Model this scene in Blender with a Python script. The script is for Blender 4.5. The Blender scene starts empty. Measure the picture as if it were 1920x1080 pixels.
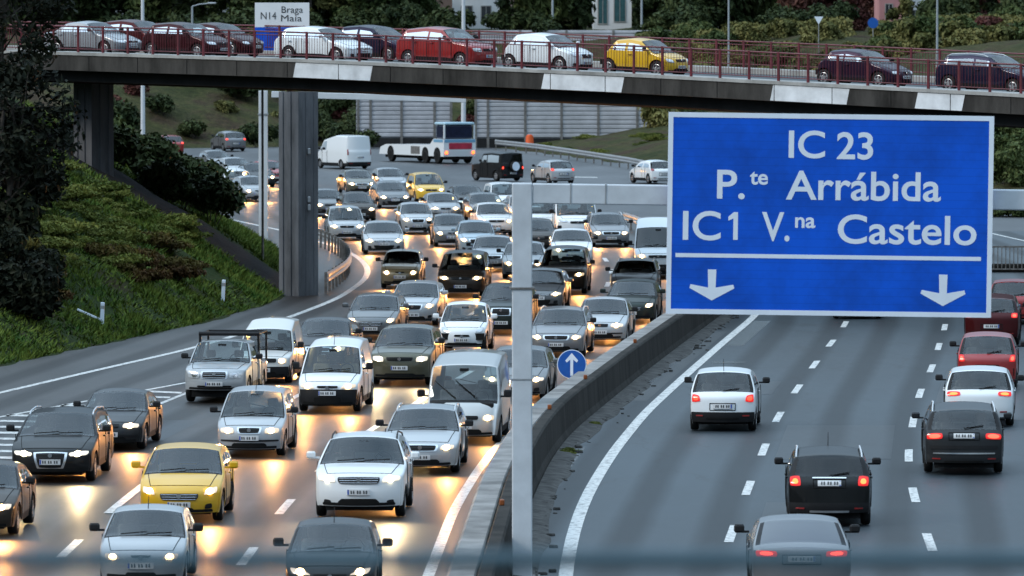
import bpy, math, random
import numpy as np
from mathutils import Vector, Matrix
R = math.radians
rng = random.Random(7)
nrng = np.random.default_rng(11)
scene = bpy.context.scene
col = scene.collection

# ------------------------------------------------------------------ camera
H = 10.5                    # camera height above the motorway
FPX = 11620.0               # focal length in pixels of a 1920 wide frame
PITCH = math.atan((540 - 27) / FPX)
cam_d = bpy.data.cameras.new('camera')
cam_d.sensor_width = 36.0
cam_d.lens = FPX / 1920 * 36
cam_d.clip_start = 0.5
cam_d.clip_end = 5000
cam_d.dof.use_dof = True
cam_d.dof.focus_distance = 165
cam_d.dof.aperture_fstop = 4.5
cam = bpy.data.objects.new('camera', cam_d)
cam.location = (0, 0, H)
cam.rotation_euler = (R(90) - PITCH, 0, 0)
col.objects.link(cam)
scene.camera = cam

# ------------------------------------------------------------------ sky and sun
SUN_EL, SUN_AZ = 34.0, 248.0      # a low sun behind thick cloud, behind the camera
world = bpy.data.worlds.new('World')
scene.world = world
world.use_nodes = True
wn = world.node_tree
sky = wn.nodes.new('ShaderNodeTexSky')
sky.sky_type = 'NISHITA'
sky.sun_disc = False
sky.sun_elevation = R(SUN_EL)
sky.sun_rotation = R(SUN_AZ)
sky.air_density = 1.0
sky.dust_density = 1.0
sky.ozone_density = 1.5
bg = wn.nodes['Background']
bg.inputs['Strength'].default_value = 0.14
# thin grey overcast with soft clouds over the clear sky
tcw = wn.nodes.new('ShaderNodeTexCoord')
cn = wn.nodes.new('ShaderNodeTexNoise'); cn.inputs['Scale'].default_value = 2.2; cn.inputs['Detail'].default_value = 6
wn.links.new(tcw.outputs['Generated'], cn.inputs['Vector'])
cr = wn.nodes.new('ShaderNodeValToRGB')
cr.color_ramp.elements[0].position = .35; cr.color_ramp.elements[0].color = (5.0, 7.3, 9.6, 1)
cr.color_ramp.elements[1].position = .68; cr.color_ramp.elements[1].color = (9.8, 12.7, 15.4, 1)
wn.links.new(cn.outputs[0], cr.inputs[0])
cm = wn.nodes.new('ShaderNodeMix'); cm.data_type = 'RGBA'; cm.inputs[0].default_value = .93
wn.links.new(sky.outputs[0], cm.inputs[6]); 
# an overcast sky is about three times brighter overhead than at the horizon
sepw = wn.nodes.new('ShaderNodeSeparateXYZ'); wn.links.new(tcw.outputs['Generated'], sepw.inputs[0])
mrw = wn.nodes.new('ShaderNodeMapRange'); mrw.inputs['To Min'].default_value = .09; mrw.inputs['To Max'].default_value = 1.0
wn.links.new(sepw.outputs[2], mrw.inputs['Value'])
vm = wn.nodes.new('ShaderNodeVectorMath'); vm.operation = 'SCALE'
wn.links.new(cr.outputs[0], vm.inputs[0]); wn.links.new(mrw.outputs[0], vm.inputs['Scale'])
wn.links.new(vm.outputs[0], cm.inputs[7])
wn.links.new(cm.outputs[2], bg.inputs[0])
sun_d = bpy.data.lights.new('sun', 'SUN')
sun_d.energy = 1.3
sun_d.angle = R(14)
sun_d.color = (1.0, 0.95, 0.88)
sun = bpy.data.objects.new('sun', sun_d)
az = R(SUN_AZ)
sdir = Vector((math.sin(az) * math.cos(R(SUN_EL)), math.cos(az) * math.cos(R(SUN_EL)), math.sin(R(SUN_EL))))
sun.rotation_euler = sdir.to_track_quat('Z', 'Y').to_euler()
sun.location = (0, -50, 80)
col.objects.link(sun)
scene.view_settings.view_transform = 'Standard'
scene.view_settings.look = 'None'
scene.view_settings.exposure = 0.48
scene.view_settings.gamma = 1.0
scene.cycles.max_bounces = 6
scene.cycles.transparent_max_bounces = 12
scene.cycles.sample_clamp_indirect = 6.0
scene.cycles.caustics_reflective = False
scene.cycles.caustics_refractive = False

# ------------------------------------------------------------------ helpers
def at(px, py, h=0.0):
    """World point at height h that shows at pixel (px, py) of the 1920x1080 frame."""
    a = PITCH + math.atan((py - 540) / FPX)
    y = (H - h) / math.tan(a)
    d = y * math.cos(PITCH) + (H - h) * math.sin(PITCH)
    return Vector(((px - 960) / FPX * d, y, h))

def on_depth(px, py, Y):
    """World point at distance Y that shows at pixel (px, py)."""
    a = PITCH + math.atan((py - 540) / FPX)
    h = H - Y * math.tan(a)
    d = Y * math.cos(PITCH) + (H - h) * math.sin(PITCH)
    return Vector(((px - 960) / FPX * d, Y, h))

def tag(o, label=None, cat=None, group=None, kind=None):
    if label: o['label'] = label
    if cat: o['category'] = cat
    if group: o['group'] = group
    if kind: o['kind'] = kind
    return o

def link(o, parent=None):
    col.objects.link(o)
    if parent: o.parent = parent
    return o

def empty(name, loc=(0, 0, 0), rz=0.0):
    o = bpy.data.objects.new(name, None)
    o.empty_display_size = 0.3
    o.location = loc
    o.rotation_euler = (0, 0, rz)
    return link(o)

class MB:
    """Collects faces, then makes one mesh."""
    def __init__(self):
        self.v, self.f, self.m, self.sm = [], [], [], []
    def add(self, vs, fs, mi=0, smooth=False):
        o = len(self.v)
        self.v += [tuple(p) for p in vs]
        for f in fs:
            self.f.append([i + o for i in f]); self.m.append(mi); self.sm.append(smooth)
    def quad(self, a, b, c, d, mi=0):
        self.add([a, b, c, d], [(0, 1, 2, 3)], mi)
    def box(self, lo, hi, mi=0, M=None, bev=0.0):
        x0, y0, z0 = lo; x1, y1, z1 = hi
        if bev <= 0:
            vs = [(x0,y0,z0),(x1,y0,z0),(x1,y1,z0),(x0,y1,z0),(x0,y0,z1),(x1,y0,z1),(x1,y1,z1),(x0,y1,z1)]
            fs = [(0,3,2,1),(4,5,6,7),(0,1,5,4),(1,2,6,5),(2,3,7,6),(3,0,4,7)]
        else:
            b = bev
            def ring(z, s):
                return [(x0+s+b,y0+s,z),(x1-s-b,y0+s,z),(x1-s,y0+s+b,z),(x1-s,y1-s-b,z),(x1-s-b,y1-s,z),(x0+s+b,y1-s,z),(x0+s,y1-s-b,z),(x0+s,y0+s+b,z)]
            vs = ring(z0, b*.6) + ring(z0+b, 0) + ring(z1-b, 0) + ring(z1, b*.6)
            fs = [tuple(range(7,-1,-1)), tuple(range(24,32))]
            for k in range(3):
                for i in range(8):
                    j = (i+1) % 8
                    fs.append((k*8+i, k*8+j, k*8+8+j, k*8+8+i))
        if M is not None: vs = [tuple(M @ Vector(p)) for p in vs]
        self.add(vs, fs, mi)
    def tube(self, p, q, r, r2=None, n=10, mi=0, caps=True):
        p, q = Vector(p), Vector(q)
        r2 = r if r2 is None else r2
        d = (q - p).normalized()
        a = d.orthogonal().normalized(); b = d.cross(a)
        vs = []
        for c, rr in ((p, r), (q, r2)):
            for i in range(n):
                t = 2 * math.pi * i / n
                vs.append(c + a * (rr * math.cos(t)) + b * (rr * math.sin(t)))
        fs = [(i, (i+1) % n, n + (i+1) % n, n + i) for i in range(n)]
        o = len(self.v)
        self.add(vs, fs, mi, True)
        if caps:
            self.add(vs[:n], [tuple(range(n-1, -1, -1))], mi); self.add(vs[n:], [tuple(range(n))], mi)
    def path(self, pts, r, n=8, mi=0):
        for a, b in zip(pts[:-1], pts[1:]): self.tube(a, b, r, n=n, mi=mi)
    def mesh(self, name, mats):
        me = bpy.data.meshes.new(name)
        me.from_pydata(self.v, [], self.f)
        for m in (mats if isinstance(mats, (list, tuple)) else [mats]): me.materials.append(m)
        me.polygons.foreach_set('material_index', self.m)
        me.polygons.foreach_set('use_smooth', self.sm)
        me.update()
        return me
    def build(self, name, mats, parent=None, loc=None):
        o = bpy.data.objects.new(name, self.mesh(name, mats))
        if loc is not None: o.location = loc
        return link(o, parent)

def rot_box(c, sx, sy, sz, rz):
    """Matrix for a box centred on c (its base at c.z)."""
    return Matrix.Translation(c) @ Matrix.Rotation(rz, 4, 'Z')

def interp(x, pts):
    return float(np.interp(x, [p[0] for p in pts], [p[1] for p in pts]))

# ------------------------------------------------------------------ materials
def nt(name):
    m = bpy.data.materials.new(name); m.use_nodes = True
    t = m.node_tree
    return m, t, t.nodes['Principled BSDF']

def N(t, typ, **kw):
    n = t.nodes.new(typ)
    for k, v in kw.items():
        if k.startswith('i_'):
            n.inputs[k[2:].replace('_', ' ')].default_value = v
        else: setattr(n, k, v)
    return n

def noise(t, scale, detail=4, rough=.55, vec=None, dims=None):
    n = N(t, 'ShaderNodeTexNoise')
    n.inputs['Scale'].default_value = scale
    n.inputs['Detail'].default_value = detail
    n.inputs['Roughness'].default_value = rough
    if vec is not None: t.links.new(vec, n.inputs['Vector'])
    return n

def pos(t, scale=(1, 1, 1)):
    g = N(t, 'ShaderNodeNewGeometry')
    mp = N(t, 'ShaderNodeMapping')
    mp.inputs['Scale'].default_value = scale
    t.links.new(g.outputs['Position'], mp.inputs['Vector'])
    return mp.outputs[0]

def objpos(t, scale=(1, 1, 1)):
    g = N(t, 'ShaderNodeTexCoord')
    mp = N(t, 'ShaderNodeMapping')
    mp.inputs['Scale'].default_value = scale
    t.links.new(g.outputs['Object'], mp.inputs['Vector'])
    return mp.outputs[0]

def ramp(t, fac, stops):
    r = N(t, 'ShaderNodeValToRGB')
    e = r.color_ramp.elements
    while len(e) < len(stops): e.new(0.5)
    for k, (p, c) in enumerate(stops):
        e[k].position = p
        e[k].color = (c[0], c[1], c[2], 1) if isinstance(c, (tuple, list)) else (c, c, c, 1)
    t.links.new(fac, r.inputs[0])
    return r.outputs[0]

def mix(t, fac, a, b):
    m = N(t, 'ShaderNodeMix', data_type='RGBA')
    for sock, v in ((m.inputs[0], fac), (m.inputs[6], a), (m.inputs[7], b)):
        if hasattr(v, 'node'): t.links.new(v, sock)
        elif isinstance(v, (int, float)): sock.default_value = v
        else: sock.default_value = (v[0], v[1], v[2], 1)
    return m.outputs[2]

def bump(t, b, h, strength=.3, dist=.02):
    n = N(t, 'ShaderNodeBump')
    n.inputs['Strength'].default_value = strength
    n.inputs['Distance'].default_value = dist
    t.links.new(h, n.inputs['Height'])
    t.links.new(n.outputs[0], b.inputs['Normal'])

def plain(name, c, rough=.5, metal=0.0, var=.15, scale=3.0, coat=0.0, spec=.5, obj=True, bumpy=0.0):
    m, t, b = nt(name)
    v = objpos(t) if obj else pos(t)
    n = noise(t, scale, 5, .6, v)
    lo = [x * (1 - var) for x in c]; hi = [min(1, x * (1 + var)) for x in c]
    t.links.new(ramp(t, n.outputs[0], [(.3, lo), (.7, hi)]), b.inputs['Base Color'])
    b.inputs['Roughness'].default_value = rough
    b.inputs['Metallic'].default_value = metal
    b.inputs['Specular IOR Level'].default_value = spec
    if coat:
        b.inputs['Coat Weight'].default_value = coat
        b.inputs['Coat Roughness'].default_value = .05
    if bumpy: bump(t, b, n.outputs[0], bumpy, .02)
    return m

def emit(name, c, s, base=(.3, .3, .3)):
    m, t, b = nt(name)
    b.inputs['Base Color'].default_value = (*base, 1)
    b.inputs['Emission Color'].default_value = (*c, 1)
    b.inputs['Emission Strength'].default_value = s
    b.inputs['Roughness'].default_value = .15
    return m

_paint = {}
def paint(c, metal=.0, rough=.32):
    k = (c, metal, rough)
    if k in _paint: return _paint[k]
    m, t, b = nt('car_paint')
    if sum(c) < .2: c = tuple(x * .6 for x in c)
    v = objpos(t)
    n = noise(t, 2.2, 6, .65, v)
    # road grime on the lower panels: thin film with its own patchy edge
    sep = N(t, 'ShaderNodeSeparateXYZ'); t.links.new(v, sep.inputs[0])
    mr = N(t, 'ShaderNodeMapRange')
    for k2, val in zip(('From Min', 'From Max', 'To Min', 'To Max'), (.22, .6, .4, 0)): mr.inputs[k2].default_value = val
    t.links.new(sep.outputs[2], mr.inputs['Value'])
    mu = N(t, 'ShaderNodeMath', operation='MULTIPLY')
    t.links.new(mr.outputs[0], mu.inputs[0]); t.links.new(n.outputs[0], mu.inputs[1])
    t.links.new(mix(t, mu.outputs[0], c, (.03, .026, .022) if sum(c) < .2 else (.09, .075, .06)), b.inputs['Base Color'])
    b.inputs['Metallic'].default_value = metal
    b.inputs['Roughness'].default_value = rough
    dark = sum(c) < .2
    b.inputs['Specular IOR Level'].default_value = .1 if dark else .3
    b.inputs['Coat Weight'].default_value = .35 if dark else .8
    b.inputs['Coat Roughness'].default_value = .04
    _paint[k] = m
    return m

def noise_warp(t):
    p = pos(t, (1, .35, 1)); n = noise(t, .5, 4, .6, p)
    v = N(t, 'ShaderNodeVectorMath', operation='MULTIPLY_ADD')
    t.links.new(n.outputs['Color'], v.inputs[0]); v.inputs[1].default_value = (3, 3, 3); t.links.new(p, v.inputs[2])
    return v.outputs[0]
def mapr(t, s, a, c):
    n = N(t, 'ShaderNodeMapRange'); n.inputs['From Min'].default_value = a; n.inputs['From Max'].default_value = c
    t.links.new(s, n.inputs['Value']); return n.outputs[0]

def wet_asphalt(name, c0, c1, rlo, rhi, wetbias=.5, film=.7, base_r=.55, shift=0.0):
    m, t, b = nt(name)
    p = pos(t)
    big = noise(t, .09, 5, .6, pos(t, (1, .22, 1)))
    mid = noise(t, .8, 5, .65, pos(t, (1.6, .3, 1)))
    fine = noise(t, 38, 3, .7, p)
    base = mix(t, fine.outputs[0], c0, c1)
    patch = ramp(t, big.outputs[0], [(.35, .55), (.65, 1.15)])
    mm = N(t, 'ShaderNodeMix', data_type='RGBA', blend_type='MULTIPLY'); mm.inputs[0].default_value = .8
    t.links.new(base, mm.inputs[6]); t.links.new(patch, mm.inputs[7])
    # wheel tracks: two polished, darker bands in every lane (UV.x is metres across the carriageway)
    uv = N(t, 'ShaderNodeUVMap'); sx_ = N(t, 'ShaderNodeSeparateXYZ'); t.links.new(uv.outputs[0], sx_.inputs[0])
    ma = N(t, 'ShaderNodeMath', operation='MULTIPLY_ADD'); t.links.new(sx_.outputs[0], ma.inputs[0]); ma.inputs[1].default_value = 2 * math.pi / 1.8; ma.inputs[2].default_value = shift
    wob = N(t, 'ShaderNodeMath', operation='MULTIPLY_ADD'); t.links.new(big.outputs[0], wob.inputs[0]); wob.inputs[1].default_value = 2.2; t.links.new(ma.outputs[0], wob.inputs[2])
    cs = N(t, 'ShaderNodeMath', operation='COSINE'); t.links.new(wob.outputs[0], cs.inputs[0])
    trk = ramp(t, mapr(t, cs.outputs[0], -1, 1), [(.35, 1.2), (.9, .5)])
    m3 = N(t, 'ShaderNodeMix', data_type='RGBA', blend_type='MULTIPLY'); m3.inputs[0].default_value = 1
    t.links.new(mm.outputs[2], m3.inputs[6]); t.links.new(trk, m3.inputs[7])
    # repaired patches and fine cracks
    vo = N(t, 'ShaderNodeTexVoronoi', feature='DISTANCE_TO_EDGE'); vo.inputs['Scale'].default_value = .16
    t.links.new(noise_warp(t), vo.inputs['Vector'])
    crk = ramp(t, vo.outputs['Distance'], [(.0, .45), (.012, 1.0)])
    m4 = N(t, 'ShaderNodeMix', data_type='RGBA', blend_type='MULTIPLY'); m4.inputs[0].default_value = .8
    t.links.new(m3.outputs[2], m4.inputs[6]); t.links.new(crk, m4.inputs[7])
    t.links.new(m4.outputs[2], b.inputs['Base Color'])
    ad = N(t, 'ShaderNodeMath', operation='ADD'); t.links.new(big.outputs[0], ad.inputs[0])
    mu = N(t, 'ShaderNodeMath', operation='MULTIPLY'); t.links.new(mid.outputs[0], mu.inputs[0]); mu.inputs[1].default_value = .7
    t.links.new(mu.outputs[0], ad.inputs[1])
    r = ramp(t, ad.outputs[0], [(wetbias, rlo), (min(1, wetbias + .45), rhi)])
    t.links.new(r, b.inputs['Coat Roughness'])
    fw = N(t, 'ShaderNodeMath', operation='MULTIPLY'); t.links.new(trk, fw.inputs[0]); fw.inputs[1].default_value = film
    t.links.new(fw.outputs[0], b.inputs['Coat Weight'])
    b.inputs['Roughness'].default_value = base_r
    b.inputs['Specular IOR Level'].default_value = .32
    rip = noise(t, 5, 4, .7, pos(t, (1, .45, 1)))
    hb = N(t, 'ShaderNodeMath', operation='MULTIPLY_ADD'); t.links.new(rip.outputs[0], hb.inputs[0]); hb.inputs[1].default_value = 1.6; t.links.new(fine.outputs[0], hb.inputs[2])
    bump(t, b, hb.outputs[0], .3, .009)
    return m

def leafy(name, stops, scale=.9, rough=.6, trans=.0, objspace=True):
    m, t, b = nt(name)
    v = objpos(t) if objspace else pos(t)
    n = noise(t, scale, 4, .7, v)
    n2 = noise(t, scale * 9, 2, .5, v)
    a = N(t, 'ShaderNodeMath', operation='MULTIPLY_ADD')
    t.links.new(n2.outputs[0], a.inputs[0]); a.inputs[1].default_value = .5
    t.links.new(n.outputs[0], a.inputs[2])
    oi = N(t, 'ShaderNodeObjectInfo')
    a2 = N(t, 'ShaderNodeMath', operation='MULTIPLY_ADD')
    t.links.new(oi.outputs['Random'], a2.inputs[0]); a2.inputs[1].default_value = .25
    t.links.new(a.outputs[0], a2.inputs[2])
    s2 = [(.45 + .55 * i / (len(stops) - 1), c) for i, c in enumerate(stops)]
    t.links.new(ramp(t, a2.outputs[0], s2), b.inputs['Base Color'])
    b.inputs['Roughness'].default_value = rough
    b.inputs['Specular IOR Level'].default_value = .08
    return m

def concrete(name, c, dark=.5, scale=.8, rough=.8, streak=True):
    m, t, b = nt(name)
    n = noise(t, scale, 7, .65, pos(t, (1, 1, .25 if streak else 1)))
    n2 = noise(t, 12, 4, .6, pos(t))
    k = mix(t, n2.outputs[0], [x * .85 for x in c], c)
    mm = N(t, 'ShaderNodeMix', data_type='RGBA', blend_type='MULTIPLY'); mm.inputs[0].default_value = 1
    t.links.new(k, mm.inputs[6])
    t.links.new(ramp(t, n.outputs[0], [(.32, dark), (.62, 1.0)]), mm.inputs[7])
    t.links.new(mm.outputs[2], b.inputs['Base Color'])
    b.inputs['Roughness'].default_value = rough
    b.inputs['Specular IOR Level'].default_value = .12
    bump(t, b, n2.outputs[0], .3, .02)
    return m

M = {}
M['road_wet'] = wet_asphalt('wet_asphalt', (.019, .017, .016), (.034, .031, .029), .24, .42, .45, .38, .55)
M['road_damp'] = wet_asphalt('damp_asphalt', (.015, .024, .031), (.026, .038, .048), .28, .48, .45, .3, .58)
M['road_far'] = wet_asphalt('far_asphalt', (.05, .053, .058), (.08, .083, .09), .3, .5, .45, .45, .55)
def marking_mat():
    m, t, b = nt('road_paint')
    n = noise(t, 7, 7, .75, pos(t, (1, .5, 1)))
    t.links.new(ramp(t, n.outputs[0], [(.36, (.16, .16, .16)), (.52, (.66, .66, .64))]), b.inputs['Base Color'])
    b.inputs['Roughness'].default_value = .35
    return m
M['paint_white'] = marking_mat()
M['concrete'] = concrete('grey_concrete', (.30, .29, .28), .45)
M['concrete_dark'] = concrete('stained_shaded_concrete', (.042, .038, .034), .25, 1.1)  # stains, plus the shade of the barrier's dark face, put into the colour
M['concrete_pale'] = concrete('pale_concrete', (.42, .41, .39), .55)
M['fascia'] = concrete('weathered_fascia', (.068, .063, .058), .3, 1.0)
M['fascia_white'] = plain('white_fascia_paint', (.62, .64, .66), .6, var=.2, scale=1.5, obj=False)
M['pier'] = concrete('pier_concrete', (.20, .205, .22), .4)
M['girder'] = concrete('shade_dark_concrete', (.03, .03, .031), .5)  # shade under the deck overhang put into the concrete's near-black colour
M['soil'] = concrete('dry_soil', (.085, .075, .075), .4, 1.2, .95, False)
M['rubble'] = concrete('rubble', (.10, .095, .09), .25, 3.0, .8, False)
M['red_rail'] = plain('red_rail_paint', (.10, .009, .016), .45, var=.25)
M['galv'] = plain('galvanised_steel', (.38, .39, .4), .42, .6, var=.2)
M['galv_dark'] = plain('weathered_steel', (.16, .15, .14), .55, .3, var=.4, scale=6)
M['white_steel'] = plain('white_painted_steel', (.58, .6, .62), .45, var=.12, scale=1.2)
M['grey_steel'] = plain('grey_painted_steel', (.5, .53, .56), .5, var=.12, scale=2)
M['lamp_grey'] = plain('lamp_post_grey', (.3, .33, .35), .5, var=.1)
M['black'] = plain('black_plastic', (.012, .012, .013), .5, var=.2, spec=.2)
M['rubber'] = plain('tyre_rubber', (.014, .014, .014), .75, var=.3, scale=8, spec=.2)
M['rim'] = plain('alloy_rim', (.4, .4, .41), .35, .8, var=.15)
M['rim_dark'] = plain('dark_rim', (.08, .08, .085), .4, .6, var=.15)
M['chrome'] = plain('chrome_trim', (.62, .62, .63), .18, 1.0, var=.05)
M['underbody'] = plain('underbody_black', (.008, .008, .008), .9, var=.2, spec=.2)
M['seat'] = plain('seat_fabric', (.09, .085, .08), .9, var=.3)
M['seat_tan'] = plain('tan_seat_fabric', (.25, .19, .11), .9, var=.2)
M['lamp_off'] = plain('clear_lamp', (.5, .52, .54), .12, .3, var=.35, scale=14, coat=1)
M['lamp_lit'] = emit('lit_headlight', (1.0, .66, .30), .5, (.45, .45, .45))
M['bulb_lit'] = emit('lit_bulb', (1.0, .68, .30), 14.0, (.6, .6, .6))
M['bulb_white'] = emit('lit_xenon_bulb', (1.0, .84, .52), 16.0, (.6, .6, .6))
M['bulb_off'] = plain('reflector_bowl', (.6, .6, .62), .15, .9, var=.1)
M['lamp_white'] = emit('lit_xenon_headlight', (1.0, .85, .58), .6, (.45, .45, .45))
M['tail_lit'] = emit('lit_tail_light', (1.0, .05, .02), 2.2, (.3, .008, .008))
M['tail_bright'] = emit('lit_brake_light', (1.0, .06, .03), 3.4, (.35, .01, .01))
M['tail_amber'] = emit('lit_amber_tail_light', (1.0, .15, .03), 3.0, (.4, .03, .01))
M['lens_lit'] = emit('lit_red_lens', (1.0, .02, .012), .55, (.25, .008, .008))
M['tail_off'] = plain('red_lens', (.25, .012, .01), .15, var=.3, scale=10, coat=1)
M['plate'] = plain('plate_white', (.55, .55, .55), .4, var=.08)
M['plate_blue'] = plain('plate_blue', (.02, .06, .3), .4, var=.05)
M['plate_ink'] = plain('plate_characters', (.06, .06, .06), .5, var=.1)
M['amber'] = plain('amber_lens', (.6, .2, .02), .3, var=.2)
M['sign_blue'] = None
M['sign_white'] = plain('sign_white', (.72, .78, .86), .5, var=.05, scale=2)
M['round_blue'] = plain('mandatory_sign_blue', (.006, .085, .36), .4, var=.12, scale=5)
M['bark'] = plain('bark', (.035, .028, .022), .9, var=.5, scale=5)
M['wall_white'] = plain('white_render', (.72, .72, .72), .8, var=.12, scale=.4)
M['wall_pink'] = plain('pink_render', (.42, .2, .2), .8, var=.15, scale=.4)
M['wall_brown'] = plain('brown_render', (.12, .09, .08), .8, var=.2, scale=.4)
M['roof_tile'] = plain('roof_tile', (.14, .07, .05), .8, var=.3)
M['window_dark'] = plain('dark_window', (.03, .035, .04), .12, var=.3, spec=.8)
M['teal_glass'] = plain('teal_glass', (.03, .1, .11), .12, var=.3, spec=.8)
M['orange'] = plain('orange_plastic', (.7, .1, .015), .5, var=.1)
M['reflector'] = plain('orange_reflector', (.22, .06, .015), .3, var=.3)

def glass_mat(name, tint, rough=.03, ior=1.6):
    m = bpy.data.materials.new(name); m.use_nodes = True
    t = m.node_tree
    t.nodes.remove(t.nodes['Principled BSDF'])
    out = t.nodes['Material Output']
    tr = N(t, 'ShaderNodeBsdfTransparent'); tr.inputs[0].default_value = (*tint, 1)
    gl = N(t, 'ShaderNodeBsdfGlossy'); gl.inputs[0].default_value = (.95, .97, 1, 1); gl.inputs['Roughness'].default_value = rough
    fr = N(t, 'ShaderNodeFresnel'); fr.inputs[0].default_value = ior
    mx = N(t, 'ShaderNodeMixShader')
    t.links.new(fr.outputs[0], mx.inputs[0]); t.links.new(tr.outputs[0], mx.inputs[1]); t.links.new(gl.outputs[0], mx.inputs[2])
    t.links.new(mx.outputs[0], out.inputs[0])
    return m
M['glass'] = glass_mat('car_glass', (.66, .73, .73))
M['glass_pale'] = glass_mat('sky_lit_glass', (.3, .34, .35), rough=.3, ior=2.6)
M['glass_dark'] = glass_mat('tinted_car_glass', (.10, .11, .12), ior=1.45)

def sign_blue_mat():
    m, t, b = nt('sign_blue')
    v = objpos(t)
    w = N(t, 'ShaderNodeTexWave', bands_direction='Z'); w.inputs['Scale'].default_value = 2.1; w.inputs['Distortion'].default_value = 0
    t.links.new(v, w.inputs[0])
    n = noise(t, .7, 5, .65, v)
    c = mix(t, ramp(t, n.outputs[0], [(.35, 0.0), (.62, 1.0)]), (.001, .065, .42), (.001, .10, .66))
    seam = ramp(t, w.outputs[1], [(.0, .85), (.04, 1.0)])
    mm = N(t, 'ShaderNodeMix', data_type='RGBA', blend_type='MULTIPLY'); mm.inputs[0].default_value = 1
    t.links.new(c, mm.inputs[6]); t.links.new(seam, mm.inputs[7])
    t.links.new(mm.outputs[2], b.inputs['Base Color'])
    b.inputs['Roughness'].default_value = .45
    b.inputs['Specular IOR Level'].default_value = .3
    return m
M['sign_blue'] = sign_blue_mat()

M['leaf_dark'] = leafy('dark_evergreen_leaves', [(.008, .014, .006), (.024, .036, .014), (.055, .07, .026)], 1.0)
M['leaf_green'] = leafy('green_leaves', [(.012, .022, .008), (.035, .055, .018), (.08, .10, .035)], .8)
M['leaf_olive'] = leafy('olive_leaves', [(.03, .035, .012), (.085, .09, .03), (.17, .155, .055)], .8)
M['leaf_red'] = leafy('red_autumn_leaves', [(.03, .010, .010), (.075, .022, .022), (.11, .05, .035)], .9)
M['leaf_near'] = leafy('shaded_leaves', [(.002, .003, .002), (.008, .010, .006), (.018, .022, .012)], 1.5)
M['leaf_fern'] = leafy('dying_ferns', [(.018, .009, .005), (.05, .026, .010), (.075, .065, .016)], 1.2)
M['leaf_weed'] = leafy('yellow_green_weeds', [(.016, .028, .005), (.048, .07, .012), (.12, .13, .028)], 1.2)
M['grass_blade'] = leafy('grass_blades', [(.009, .027, .004), (.028, .070, .011), (.10, .13, .022)], .5, .7, objspace=False)

def verge_mat():
    """Grass slope with bare soil under the bridge, where no rain falls."""
    m, t, b = nt('grass_slope')
    g = N(t, 'ShaderNodeNewGeometry')
    dt = N(t, 'ShaderNodeVectorMath', operation='DOT_PRODUCT')
    t.links.new(g.outputs['Position'], dt.inputs[0])
    dt.inputs[1].default_value = (.615, .788, 0)
    n = noise(t, .6, 5, .6, pos(t))
    n3 = noise(t, 5, 4, .7, pos(t))
    off = N(t, 'ShaderNodeMath', operation='MULTIPLY_ADD')
    t.links.new(n.outputs[0], off.inputs[0]); off.inputs[1].default_value = 3.0
    t.links.new(dt.outputs['Value'], off.inputs[2])
    c0 = -8 * .615 + 233 * .788
    mask = ramp(t, mapr(t, off.outputs[0], c0 - 2, c0 + 16), [(.12, 0.0), (.2, 1.0), (.72, 1.0), (.8, 0.0)])
    grass = mix(t, n3.outputs[0], (.008, .017, .004), (.028, .045, .010))
    dry = ramp(t, n.outputs[0], [(.5, 0.0), (.68, .7)])
    grass = mix(t, dry, grass, (.04, .025, .012))
    soil = mix(t, n3.outputs[0], (.010, .009, .010), (.036, .033, .036))
    t.links.new(mix(t, mask, grass, soil), b.inputs['Base Color'])
    b.inputs['Roughness'].default_value = .95
    b.inputs['Specular IOR Level'].default_value = .15
    bump(t, b, n3.outputs[0], .6, .15)
    return m
def mapr(t, s, a, c):
    n = N(t, 'ShaderNodeMapRange'); n.inputs['From Min'].default_value = a; n.inputs['From Max'].default_value = c
    t.links.new(s, n.inputs['Value']); return n.outputs[0]
M['verge'] = verge_mat()
def berm_mat():
    m, t, b = nt('far_slope')
    n = noise(t, .25, 6, .65, pos(t)); n2 = noise(t, 2.2, 5, .7, pos(t))
    c = ramp(t, n.outputs[0], [(.35, (.035, .045, .016)), (.5, (.07, .068, .028)), (.62, (.065, .045, .03))])
    c = mix(t, ramp(t, n2.outputs[0], [(.35, .6), (.65, 0.0)]), c, (.012, .014, .008))
    t.links.new(c, b.inputs['Base Color']); b.inputs['Roughness'].default_value = .95
    b.inputs['Specular IOR Level'].default_value = .1
    bump(t, b, n2.outputs[0], .8, .4)
    return m
M['berm'] = berm_mat()

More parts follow.
